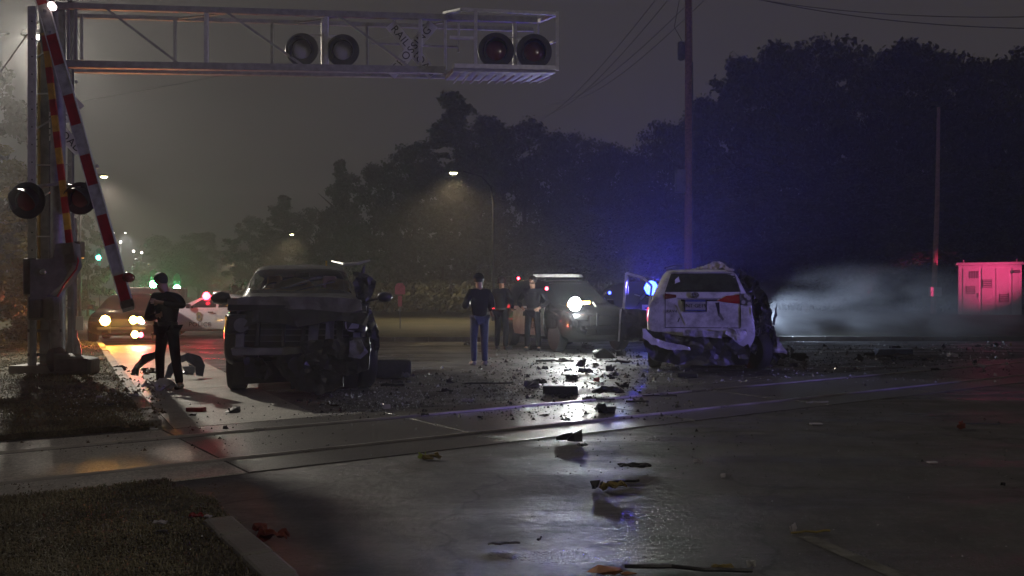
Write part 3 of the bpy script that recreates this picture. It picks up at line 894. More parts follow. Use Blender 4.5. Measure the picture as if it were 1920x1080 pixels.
for x in (-1.0, 1.02):
    MB().tube([(x, .1, CH + .1), (x, .1, CH + .24)], .04, 8).build("lifting_eye", M['galv_dark'], cab)
MB().box((1.04, -.08, CH - .3), (.26, .12, .12)).build("lamp_hood", M['galv_dark'], cab)

# pink sign on a post and a small white sign
p = P(750, HY, 33)
t = thing("road_sign", "small pinkish sign back on a thin post left of the standing group", "sign", (p.x, 33, .1))
MB().tube([(0, .03, -.2), (0, .03, 1.75)], .022, 6).build("post", M['galv_dark'], t)
MB().prism([(-.19, 1.33), (.19, 1.33), (.19, 1.62), (.1, 1.75), (-.1, 1.75), (-.19, 1.62)], .012).build("sign_plate", mat("faded_pink_sheet", (0.35, .10, .14), .5, var=.2), t)
MB().box((0, -.0, 1.08), (.15, .012, .4)).build("lower_plate", mat("faded_pink_plate", (0.32, .09, .13), .5), t)
# ------------------------------------------------------------------ crossing signal gantry at the left
def stripe_mat(name, c1, c2, period, phase=0.0):
    m = bpy.data.materials.new(name); m.use_nodes = True
    N = m.node_tree.nodes; L = m.node_tree.links; b = N["Principled BSDF"]
    tc = N.new("ShaderNodeTexCoord"); sx = N.new("ShaderNodeSeparateXYZ"); L.new(tc.outputs["Object"], sx.inputs[0])
    def mth(op, a, v):
        n = N.new("ShaderNodeMath"); n.operation = op; L.new(a, n.inputs[0]); n.inputs[1].default_value = v; return n.outputs[0]
    f = mth('FRACT', mth('DIVIDE', mth('ADD', sx.outputs[2], 100 * period + phase), period), 0)
    g_ = mth('GREATER_THAN', f, 0.5)
    mx = N.new("ShaderNodeMix"); mx.data_type = 'RGBA'; L.new(g_, mx.inputs[0])
    mx.inputs[6].default_value = (*c1, 1); mx.inputs[7].default_value = (*c2, 1)
    nz = N.new("ShaderNodeTexNoise"); nz.inputs["Scale"].default_value = 7; nz.inputs["Detail"].default_value = 6; L.new(tc.outputs["Object"], nz.inputs["Vector"])
    rp = N.new("ShaderNodeValToRGB"); L.new(nz.outputs[0], rp.inputs[0])
    rp.color_ramp.elements[0].position = 0.3; rp.color_ramp.elements[0].color = (.55, .53, .5, 1)
    rp.color_ramp.elements[1].position = 0.6; rp.color_ramp.elements[1].color = (1, 1, 1, 1)
    m2 = N.new("ShaderNodeMix"); m2.data_type = 'RGBA'; m2.blend_type = 'MULTIPLY'; m2.inputs[0].default_value = 1
    L.new(mx.outputs[2], m2.inputs[6]); L.new(rp.outputs[0], m2.inputs[7]); L.new(m2.outputs[2], b.inputs["Base Color"])
    b.inputs["Roughness"].default_value = 0.4
    return m

def text(name, body, size, mat_, parent, loc, rot=(R(90), 0, 0), ext=0.002, ax='CENTER', space=1.0):
    c = bpy.data.curves.new(name, 'FONT'); c.body = body; c.size = size; c.extrude = ext
    c.align_x = ax; c.align_y = 'CENTER'; c.space_character = space
    c.materials.append(mat_)
    tmp = bpy.data.objects.new('tmp', c); COL.objects.link(tmp); bpy.context.view_layer.update()
    me = bpy.data.meshes.new_from_object(tmp.evaluated_get(bpy.context.evaluated_depsgraph_get())); bpy.data.objects.remove(tmp)
    if not me.materials: me.materials.append(mat_)
    o = bpy.data.objects.new(name, me); link(o, parent); o.location = loc; o.rotation_euler = rot
    return o

def flasher(parent, c, r=0.30, lens='dark_red_lens', lr=0.155, face=-1, ring=False, rim=True):
    """black round background, lens and hood; face -1 looks at the camera side"""
    Mx = Matrix.Translation(Vector(c)) @ Matrix.Rotation(R(90) * (1 if face < 0 else -1), 4, 'X')
    bg = MB().lathe([(r * .2, -.05), (r * .96, -.012), (r, .006), (r * .98, .016), (.02, .012)], 28, Mx).build("signal_disc", M['black'], parent, smooth=40)
    MB().lathe([(.05, -.16), (lr * .9, -.13), (lr * 1.05, -.01)], 20, Mx).build("lamp_case", M['black'], bg, smooth=40)
    MB().lathe([(lr, .016), (lr * .9, .045), (lr * .5, .065), (.01, .07)], 24, Mx).build("lens", M[lens], bg, smooth=60)
    # hood: part cylinder over the lens, open below
    hb = MB(); n = 18; rr = lr * 1.12
    for layer, q in ((0, rr), (1, rr + .008)):
        for k in range(n + 1):
            a = R(-35) + (pi + R(70)) * k / n
            ln = .30 * (0.35 + 0.65 * max(0, sin(a)) ** .6) if sin(a) > -0.2 else .09
            hb.v.append(tuple(Mx @ Vector((q * cos(a), q * sin(a) * 1, .016)))); hb.v.append(tuple(Mx @ Vector((q * 1.04 * cos(a), q * sin(a) - .05, .016 + ln))))
    st = 2 * (n + 1)
    for k in range(n):
        a = 2 * k
        hb.f += [(a, a + 2, a + 3, a + 1), (st + a, st + a + 1, st + a + 3, st + a + 2), (a + 1, a + 3, st + a + 3, st + a + 1)]
    hb.build("hood", M['black'], bg, smooth=50)
    return bg

def crossbuck(parent, c, half=0.56, w=0.215, tilt=0.0, yaw=0.0, ang0=50):
    t = bpy.data.objects.new("crossbuck", None); link(t, parent); t.location = c; t.rotation_euler = (0, tilt, yaw)
    for ang, word, y in ((R(ang0), "RAIL ROAD", 0.0), (R(-ang0), "CROSSING", -.012)):
        Mx = Matrix.Translation((0, y, 0)) @ Matrix.Rotation(ang, 4, 'Y')
        o = MB().box((0, 0, 0), (half * 2, .006, w), None).build("blade", M['white_sheet'], t)
        o.matrix_local = Mx; o.name = "blade"
        if word == "CROSSING":
            text("lettering", word, .19, M['letter'], o, (0, -.0055, 0), space=1.12)
        else:
            text("lettering", "RAIL", .19, M['letter'], o, (-.32, -.0055, 0), space=1.1)
            text("lettering", "ROAD", .19, M['letter'], o, (.32, -.0055, 0), space=1.1)
    return t

MD = 15.0
mast_base = Vector(((97 - 960) * MD / F, MD, zv))
gan = thing("signal_gantry", "steel signal gantry arm reaching over the road with its mast at the left edge", "signal gantry", tuple(mast_base))
def Dq(px, k=1.0): return (15.0 + (px - 145) / 900 * 0.7) * k
def Q(px, py, k=1.0):
    return P(px, py, Dq(px, k)) - mast_base
def Q0(px, py, d=MD):
    return P(px, py, d) - mast_base
GM = M['galv']
# mast: two legs, ladder rail, lacing
foot = -0.02
def vpost(px, y0, y1, d, w, m, name, dep=None, shape='box'):
    a = Q0(px, y0, d); b = Q0(px, y1, d) if y1 is not None else Vector((a.x, a.y, foot))
    if shape == 'box': return MB().bar(b, a, w, dep or w, up=(0, 1, 0)).build(name, m, gan)
    return MB().tube([b, a], w, 14).build(name, m, gan, smooth=50)
vpost(109, 12, None, 15.15, .12, GM, "mast_post", shape='tube')
vpost(86, -25, None, 15.45, .16, M['galv_dark'], "mast_leg", .12)
vpost(60, 12, None, 14.9, .13, M['alum'], "mast_channel", .04)
vpost(73, 80, 640, 15.35, .035, mat('ochre_conduit', (.22, .15, .05), .6, var=.3), "conduit")
vpost(133, 2, None, 15.55, .08, M['galv_dark'], "mast_leg", .08)
for k in range(15):      # bolt holes of the channel
    a = Q0(60, 40 + k * 33, 14.868); MB().lathe([(.012, -.004), (.012, .004)], 8, Matrix.Translation(a) @ Matrix.Rotation(R(90), 4, 'X')).build("bolt_hole", M['letter'], gan)
for k in range(9):
    z = 1.1 + k * .62
    a = Q0(88, 556, 15.3); 
    MB().bar((a.x - .2, a.y, z), (a.x + .42, a.y - .05, z + (.35 if k % 2 else 0)), .035, .02).build("lacing_bar", GM, gan)
# mast head: end frame of the arm at the mast
for px, k_ in ((128, 1.0), (135, 1.045), (142, 1.0), (153, 1.045)):
    MB().bar(Q(px, 18 if k_ == 1 else 28, k_), Q(px, 112, k_), .04, .04, up=(0, 1, 0)).build("end_frame_bar", GM, gan)
# chords
ytop = lambda px: 12 + (px - 150) * 26 / 860
ybot = lambda px: 121 + (px - 145) * 11 / 690
def chord(p0, p1, yf, k, w, t, name="chord", off=0):
    MB().bar(Q(p0, yf(p0) + off, k), Q(p1, yf(p1) + off, k), t, w).build(name, GM, gan)
chord(90, 1008, ytop, 1.0, .10, .08)
chord(90, 835, ybot, 1.0, .12, .10)
chord(90, 1000, ytop, 1.05, .07, .06, off=18)
chord(90, 1010, ybot, 1.05, .12, .10, off=9)
for px in (387, 612, 788):
    MB().bar(Q(px, ytop(px) + 3), Q(px, ybot(px) - 4), .062, .062, up=(0, 1, 0)).build("truss_post", M['alum'], gan)
for px in (328, 510, 688):
    MB().bar(Q(px, ytop(px) + 18, 1.05), Q(px, ybot(px) + 8, 1.05), .045, .045, up=(0, 1, 0)).build("truss_post", GM, gan)
for a, b_ in ((200, 335), (425, 568), (635, 768)):
    MB().bar(Q(a, ytop(a) + 3, .998), Q(b_, ybot(b_) - 5, .998), .04, .04, up=(0, 1, 0)).build("diagonal_brace", GM, gan)
for a, b_ in ((335, 420), (560, 640), (790, 850)):
    MB().bar(Q(a, ytop(a) + 17, 1.046), Q(b_, ytop(b_) + 5, 1.006), .03, .03).build("cross_strut", GM, gan)
for a in range(170, 1000, 105):
    MB().bar(Q(a, ybot(a) + 6, 1.05), Q(a + 30, ybot(a + 30), 1.0), .04, .03).build("cross_strut", GM, gan)
MB().bar(Q(696, 81, 1.03), Q(862, 88, 1.03), .035, .03).build("rear_rail", GM, gan)
# the basket at the end
kf = .965
def bk(a, b_, w=.05, name="basket_rail", ka=kf, kb=kf, m='alum'):
    MB().bar(Q(a[0], a[1], ka), Q(b_[0], b_[1], kb), w, w).build(name, M[m], gan)
bk((866, 18), (1044, 26)); bk((832, 25), (866, 18), ka=1.0); bk((1010, 40), (1044, 26), .06, ka=1.01, m='white_sheet')
bk((835, 28), (835, 130), .045, "basket_post", 1.0, 1.0)
bk((892, 16), (892, 130), .055, "basket_post"); bk((1045, 22), (1045, 132), .05, "basket_post")
bk((965, 44), (965, 128), .06, "basket_post", 1.0, 1.0); bk((1009, 42), (1009, 128), .04, "basket_post", 1.02, 1.02)
bk((843, 70), (890, 72), .045); bk((860, 44), (860, 98), .035, "basket_post", 1.0, 1.0)
bk((1030, 82), (1045, 76), .04, ka=1.0)
# deck
mb = MB()
A_, B_, C_, D_ = Q(850, 126, kf), Q(1042, 129, kf), Q(1008, 146, 1.01), Q(835, 143, 1.01)
A2, B2, C2, D2 = [v - Vector((0, 0, .07)) for v in (A_, B_, C_, D_)]
mb.v += [tuple(v) for v in (A_, B_, C_, D_, A2, B2, C2, D2)]
mb.f += [(0, 1, 2, 3), (7, 6, 5, 4), (0, 4, 5, 1), (1, 5, 6, 2), (2, 6, 7, 3), (3, 7, 4, 0)]
mb.build("deck", GM, gan)
for k in range(11):
    px = 862 + k * 17
    MB().bar(Q(px, 130 + k * .25, kf) - Vector((0, 0, .10)), Q(px - 12 - k * 1.2, 146, 1.005) - Vector((0, 0, .09)), .02, .03).build("deck_bar", GM, gan)
bk((852, 124), (1042, 128), .075, "toe_board")
# lights on the arm
def bracket(px, y0, y1, k, pts):
    MB().tube([Q(px, y0, k), Q(px, y1, k)], .04, 10).build("light_pipe", M['alum'], gan, smooth=50)
    for q in pts: MB().tube([Q(px, q[1] - 22, k), Q(q[0], q[1] - 22, k), Q(q[0], q[1] - 6, k)], .022, 8).build("light_bracket", M['alum'], gan, smooth=50)
bracket(606, 36, 128, 1.02, ((566, 88), (643, 90)))
flasher(gan, Q(566, 93, 1.0), .29, 'clear_lens', .165)
flasher(gan, Q(643, 95, 1.0), .29, 'clear_lens', .165)
bracket(965, 44, 128, .99, ((930, 92), (1000, 94)))
flasher(gan, Q(930, 95, .98), .315, 'dark_red_lens', .175)
flasher(gan, Q(1001, 97, .98), .315, 'dark_red_lens', .175)
crossbuck(gan, Q(772, 93, 1.02), .60, .21)
# lights on the mast
MB().tube([Q0(52, 352, 14.8), Q0(109, 345, 15), Q0(152, 352, 14.9)], .03, 8).build("light_bracket", GM, gan, smooth=50)
flasher(gan, Q0(51, 376, 14.65), .31, 'dark_red_lens', .175)
flasher(gan, Q0(151, 372, 14.9), .28, 'dark_red_lens', .155)
crossbuck(gan, Q0(104, 237, 15.42), .62, .22, ang0=45)
MB().tube([Q0(97, 12, 14.95), Q0(50, 66, 15.6), Q0(-60, 222, 17)], .012, 6).build("guy_wire", GM, gan)
# gate machine of the mast
def pbox(name, x0, y0, x1, y1, d, dep, m, parent=gan, bev=.02):
    a = Q0(x0, y0, d); b = Q0(x1, y1, d)
    o = MB().box(((a.x + b.x) / 2, a.y + dep / 2, (a.z + b.z) / 2), (abs(b.x - a.x), dep, abs(a.z - b.z))).build(name, m, parent)
    bevel(o, bev); return o
def ppoly(name, pts, d, dep, m, parent=gan, bev=.012):
    qs = [Q0(x, y, d) for x, y in pts]
    o = MB().prism([(q.x, q.z) for q in qs], dep).build(name, m, parent)
    o.location = (0, qs[0].y, 0); bevel(o, bev); return o
mach = ppoly("gate_machine", [(66, 488), (108, 484), (114, 458), (141, 456), (145, 500), (126, 532), (98, 556), (94, 600), (66, 600)], 14.7, .34, M['grey_box'])
pbox("machine_door", 52, 556, 100, 600, 14.5, .2, M['grey_box'])
pbox("machine_side_box", 42, 484, 66, 552, 14.85, .3, M['galv_dark'])
pbox("machine_lower_box", 53, 560, 76, 597, 14.42, .1, M['galv_dark'])
MB().lathe([(.05, -.02), (.06, .0), (.045, .02), (.02, .024)], 16, Matrix.Translation(Q0(80, 510, 14.5)) @ Matrix.Rotation(R(90), 4, 'X')).build("padlock", M['chrome'], gan, smooth=40)
MB().tube([Q0(141, 468, 14.75), Q0(147, 490, 14.6), Q0(143, 505, 14.5), Q0(120, 534, 14.5), Q0(108, 556, 14.55)], .014, 8).build("red_cable", M['red_sheet'], gan, smooth=60)
vpost(105, 552, None, 14.9, .085, GM, "machine_post", shape='tube')
vpost(62, 595, None, 14.85, .055, GM, "machine_post", shape='tube')
for pa in (500, 620, 665):
    MB().box(Q0(84, pa, 14.9), (.55, .06, .05)).build("clamp", M['galv_dark'], gan)
MB().lathe([(.09, -.05), (.22, 0), (.23, .14), (.1, .2)], 18, Matrix.Translation(Q0(100, 678, 14.8)) @ Matrix.Rotation(R(80), 4, 'Y')).build("counterweight", M['galv_dark'], gan, smooth=40)
MB().box((0.02, .05, .03), (1.1, .8, .22)).build("footing", M['concrete'], gan)
# narrow yellow and red gate arm standing up from the machine
a, b_ = P(131, 462, 14.6), P(84, 62, 14.9)
ga = thing("gate_arm", "narrow raised gate arm banded red and yellow beside the mast, paint aged", "gate arm", tuple(a))
L_ = (b_ - a).length
o = MB().box((0, 0, L_ / 2), (.10, .045, L_)).build("arm_board", stripe_mat("yellow_red_bands", (.40, .02, .02), (.62, .36, .05), .56), ga)  # yellow bands hold the orange light on the arm in their colour
dirv = (b_ - a).normalized(); o.rotation_euler = (-math.asin(dirv.y), math.atan2(dirv.x, dirv.z), 0)
o2 = MB().box((0, 0, -.12), (.16, .12, .34)).build("arm_socket", M['galv_dark'], ga); o2.rotation_euler = o.rotation_euler
# wide white and red arm
ad = 14.15
a, b_ = P(239, 572, ad), P(72, -22, ad)
ga = thing("gate_arm", "wide raised gate arm banded red and white, leaning across the upper left corner", "gate arm", tuple(a))
L_ = (b_ - a).length
o = MB().box((0, 0, L_ / 2), (.185, .035, L_ + .2), taper=.86).build("arm_board", stripe_mat("white_red_bands", (.42, .42, .43), (.34, .015, .025), 117 * ad / F, phase=0.5), ga)
dirv = (b_ - a).normalized(); o.rotation_euler = (-math.asin(dirv.y), math.atan2(dirv.x, dirv.z), 0)
for s_ in (.095, -.095):
    q = MB().box((s_ * .95, 0, L_ / 2), (.012, .05, L_)).build("edge_strip", M['alum'], ga); q.rotation_euler = o.rotation_euler
def on_arm(px, py, dx=0): return P(px, py, ad - .05) - a
for (px, py) in ((143, 157), (182, 315)):
    MB().lathe([(.02, 0), (.03, .03), (.012, .06)], 10, Matrix.Translation(on_arm(px, py))).build("arm_lamp", M['clear_lens'], ga, smooth=50)
lp = MB().lathe([(.03, -.07), (.06, -.03), (.06, .04), (.03, .08)], 14, Matrix.Translation(on_arm(98, 12)) @ Matrix.Rotation(R(70), 4, 'X')).build("arm_lamp", emis("arm_lamp_white", (1, .75, .72), 5), ga, smooth=50)
MB().lathe([(.03, -.09), (.08, -.06), (.08, .05), (.04, .09)], 14, Matrix.Translation(on_arm(241, 520)) @ Matrix.Rotation(R(80), 4, 'X')).build("arm_lamp", M['dark_red_lens'], ga, smooth=50)
for py_ in (20, 60):
    MB().bar(on_arm(84 if py_ == 20 else 92, py_), P(96, py_ + 6, 15.2) - a, .05, .04).build("arm_bracket", M['galv_dark'], ga)
MB().box((0, 0, .02), (.20, .05, .12)).build("arm_end_cap", M['galv_dark'], ga).rotation_euler = o.rotation_euler
# separate post with flared foot behind the mast
p = P(137, HY, 19)
t = thing("light_pole", "dark thick pole with a flared foot just right of the signal mast", "light pole", (p.x, 19, zv))
MB().lathe([(.17, 0), (.17, .1), (.13, .32), (.085, .42), (.075, 2.9), (.06, 3.0), (.02, 3.02)], 16).build("pole", M['galv_dark'], t, smooth=45)
o = MB().box((.12, -.05, 2.3), (.24, .2, .36)).build("pedestrian_head", M['black'], t); bevel(o, .02)
MB().box((.17, -.06, .72), (.16, .012, .3)).build("notice", M['white_sheet'], t)
# grey block lying at the mast foot
p = P(145, HY, 14.7)
t = thing("concrete_block", "grey block lying on the verge at the foot of the signal mast", "block", (p.x, 14.7, zv), R(6))
mb = MB(); mb.slab([(-.31, -.2), (.30, -.22), (.30, .2), (-.31, .22)], 0, .36)
mb.v = [(x, y, z - (.10 if (z > .2 and x > 0) else 0)) for x, y, z in mb.v]
bevel(mb.build("block", M['grey_box'], t), .03)
MB().box((0, -.225, .17), (.5, .02, .2)).build("face_recess", M['galv_dark'], t)
# ------------------------------------------------------------------ vehicles
from mathutils.bvhtree import BVHTree
def bake(o):
    dg = bpy.context.evaluated_depsgraph_get(); dg.update()
    me = bpy.data.meshes.new_from_object(o.evaluated_get(dg)); me.name = o.name
    o.modifiers.clear(); o.data = me
    return o

def hull(secs, W, m, parent, name="body", subd=2, arches=(), arch_r=.40, deform=None, cuts=()):
    mb = MB(); rings = []
    for (y, zb, wf, zbelt, wbf, zt, wtf) in secs:
        w = W / 2 * wf; wb = W / 2 * wbf; wt = W / 2 * wtf
        zm = zb + (zbelt - zb) * .55
        half = [(0, zb), (w * .8, zb), (w * .97, zb + .10), (w, zm), (wb, zbelt), (wt, zt - .035), (wt * .86, zt + .012), (wt * .4, zt + .03)]
        ring = [(x, y, z) for x, z in half] + [(0, y, zt + .035)] + [(-x, y, z) for x, z in reversed(half[1:])]
        rings.append(ring)
    mb.rings(rings)
    o = mb.build(name, m, parent)
    if subd:
        sm = o.modifiers.new("s", 'SUBSURF'); sm.levels = subd; sm.render_levels = subd
        bake(o)
    for y in arches:
        for s in (-1, 1):
            c = MB().lathe([(arch_r, -.16), (arch_r, .5)], 28, Matrix.Translation((s * (W / 2 - .08), y, .34)) @ Matrix.Rotation(R(90) * s, 4, 'Y')).build("cut", M['matte_black'])
            b = o.modifiers.new("b", 'BOOLEAN'); b.operation = 'DIFFERENCE'; b.object = c; b.solver = 'FAST'
            bake(o); bpy.data.objects.remove(c)
    for cmesh in cuts:
        c = cmesh.build("cut", M['matte_black'])
        b = o.modifiers.new("b", 'BOOLEAN'); b.operation = 'DIFFERENCE'; b.object = c; b.solver = 'FAST'
        bake(o); bpy.data.objects.remove(c)
    me = o.data
    if deform:
        for v in me.vertices: v.co = deform(v.co.copy())
    me.polygons.foreach_set("use_smooth", [True] * len(me.polygons)); me.set_sharp_from_angle(angle=R(38))
    while len(me.materials) > 1: me.materials.pop(index=len(me.materials) - 1)
    me.polygons.foreach_set("material_index", [0] * len(me.polygons))
    bm = bmesh.new(); bm.from_mesh(me); bvh = BVHTree.FromBMesh(bm); bm.free()
    return o, bvh

AX = {'x+': (Vector((1, 0, 0)), lambda a, b: Vector((3, a, b))), 'x-': (Vector((-1, 0, 0)), lambda a, b: Vector((-3, a, b))),
      'y-': (Vector((0, -1, 0)), lambda a, b: Vector((a, -3, b))), 'y+': (Vector((0, 1, 0)), lambda a, b: Vector((a, 9, b))),
      'z+': (Vector((0, 0, 1)), lambda a, b: Vector((a, b, 5)))}
def patch(bvh, name, axis, corners, m, parent, off=.006, nx=8, nz=5, thick=.004):
    """a sheet that lies on the bodywork: corners in the plane seen along axis"""
    d, f = AX[axis]; c = [Vector(q) for q in corners]
    mb = MB(); top = []; 
    for j in range(nz + 1):
        for i in range(nx + 1):
            s, t = i / nx, j / nz
            q = (c[0] * (1 - s) + c[1] * s) * (1 - t) + (c[3] * (1 - s) + c[2] * s) * t
            o_ = f(q.x, q.y); hit = bvh.ray_cast(o_, -d)
            p = hit[0] if hit[0] is not None else o_ - d * 3
            if top and hit[0] is None: p = top[-1].copy()
            n_ = hit[1] if hit[1] is not None else d
            if n_.dot(d) < 0: n_ = -n_
            top.append(p + d * off * .6 + n_ * off * .4)
    for p in top: mb.v.append(tuple(p))
    for p in top: mb.v.append(tuple(p - d * (thick + off * .9)))
    N_ = len(top)
    for j in range(nz):
        for i in range(nx):
            a = j * (nx + 1) + i
            mb.f.append((a, a + 1, a + nx + 2, a + nx + 1))
    # rim
    edge = [i for i in range(nx + 1)] + [j * (nx + 1) + nx for j in range(1, nz + 1)] + [nz * (nx + 1) + i for i in range(nx - 1, -1, -1)] + [j * (nx + 1) for j in range(nz - 1, 0, -1)]
    for k in range(len(edge)):
        a, b = edge[k], edge[(k + 1) % len(edge)]
        mb.f.append((a, a + N_, b + N_, b))
    return mb.build(name, m, parent, smooth=50)

def wheel(parent, x, y, r=.36, w=.24, side=1, m='alum', spokes=5, tilt=0, z=None, flat=0):
    h = bpy.data.objects.new("wheel", None); link(h, parent); h.location = (x, y, r if z is None else z)
    h.rotation_euler = (0, R(90) * side + tilt, 0)
    MB().lathe([(r * .62, -w / 2), (r * .9, -w / 2), (r * .985, -w * .36), (r, -w * .15), (r, w * .15), (r * .985, w * .36), (r * .9, w / 2), (r * .62, w / 2)], 28).build("tyre", M['rubber'], h, smooth=40)
    rim = MB(); rim.lathe([(r * .64, -w * .3), (r * .66, w * .46), (r * .60, w * .48), (r * .56, w * .1), (.03, w * .05)], 28)
    for k in range(spokes):
        a = 2 * pi * k / spokes
        rim.bar((0, 0, w * .34), (r * .61 * cos(a), r * .61 * sin(a), w * .42), .055, .03)
    rim.lathe([(.06, w * .25), (.06, w * .42), (.02, w * .44)], 12)
    rim.build("rim", M[m], h, smooth=40)
    return h

def paint(name, col, rough=.25, **k):
    return mat(name, col, rough, coat=.7, **k)
M['police_white'] = paint("police_white", (.62, .62, .63), dirt=(.4, .38, .36), damt=.25, dscale=1.5)
M['police_black'] = paint("police_black", (.012, .012, .014))
M['dark_car'] = mat("soot_grey_paint", (.018, .019, .022), .3, coat=.6, dirt=(.06, .055, .05), damt=.6, dscale=2.5, bump=.05, bscale=9)
M['white_car'] = mat("white_car_paint", (.62, .62, .63), .3, coat=.5, dirt=(.30, .28, .26), damt=.45, dscale=2.0)
M['headlight'] = emis("headlight_glow", (.93, 1.0, .96), 170)
M['amber'] = emis("amber_glow", (1, .42, .05), 22)
M['amber_hot'] = emis("amber_lamp_glow", (1, .55, .10), 60)
M['red_glow'] = emis("red_lamp_glow", (1, .03, .06), 30)
M['blue_hot'] = emis("blue_lamp_glow", (.022, .055, 1), 24)
M['blue_glow'] = emis("blue_lamp_dim", (.05, .08, 1), 9)
M['tail'] = emis("tail_lamp_lit", (1, .02, .03), 6, (.3, .01, .01))

SUV = [(0.00, .42, .80, .80, .76, .86, .68), (0.10, .30, .93, .92, .90, .99, .80), (.5, .24, 1.0, 1.02, .96, 1.09, .83), (1.15, .24, 1.0, 1.06, .97, 1.17, .84),
       (1.45, .24, 1.0, 1.08, .97, 1.24, .82), (2.05, .24, 1.0, 1.10, .96, 1.72, .70), (2.45, .24, 1.0, 1.11, .96, 1.80, .70), (3.5, .24, 1.0, 1.12, .96, 1.81, .70),
       (4.30, .24, 1.0, 1.13, .95, 1.76, .68), (4.62, .26, .98, 1.14, .93, 1.55, .68), (4.80, .30, .95, 1.08, .89, 1.16, .78), (4.88, .42, .88, .92, .82, 1.0, .72)]
SEDAN = [(0.00, .40, .78, .62, .74, .68, .62), (0.12, .26, .92, .74, .88, .80, .76), (.6, .20, 1.0, .84, .94, .90, .80), (1.3, .20, 1.0, .90, .95, .97, .80),
         (1.55, .20, 1.0, .92, .95, 1.02, .78), (2.25, .20, 1.0, .94, .94, 1.38, .64), (2.8, .20, 1.0, .95, .94, 1.43, .63), (3.4, .20, 1.0, .96, .94, 1.38, .62),
         (4.0, .20, 1.0, .97, .94, 1.06, .72), (4.5, .22, .97, .95, .90, 1.02, .76), (4.85, .30, .90, .84, .84, .94, .72), (4.92, .42, .82, .74, .76, .84, .66)]

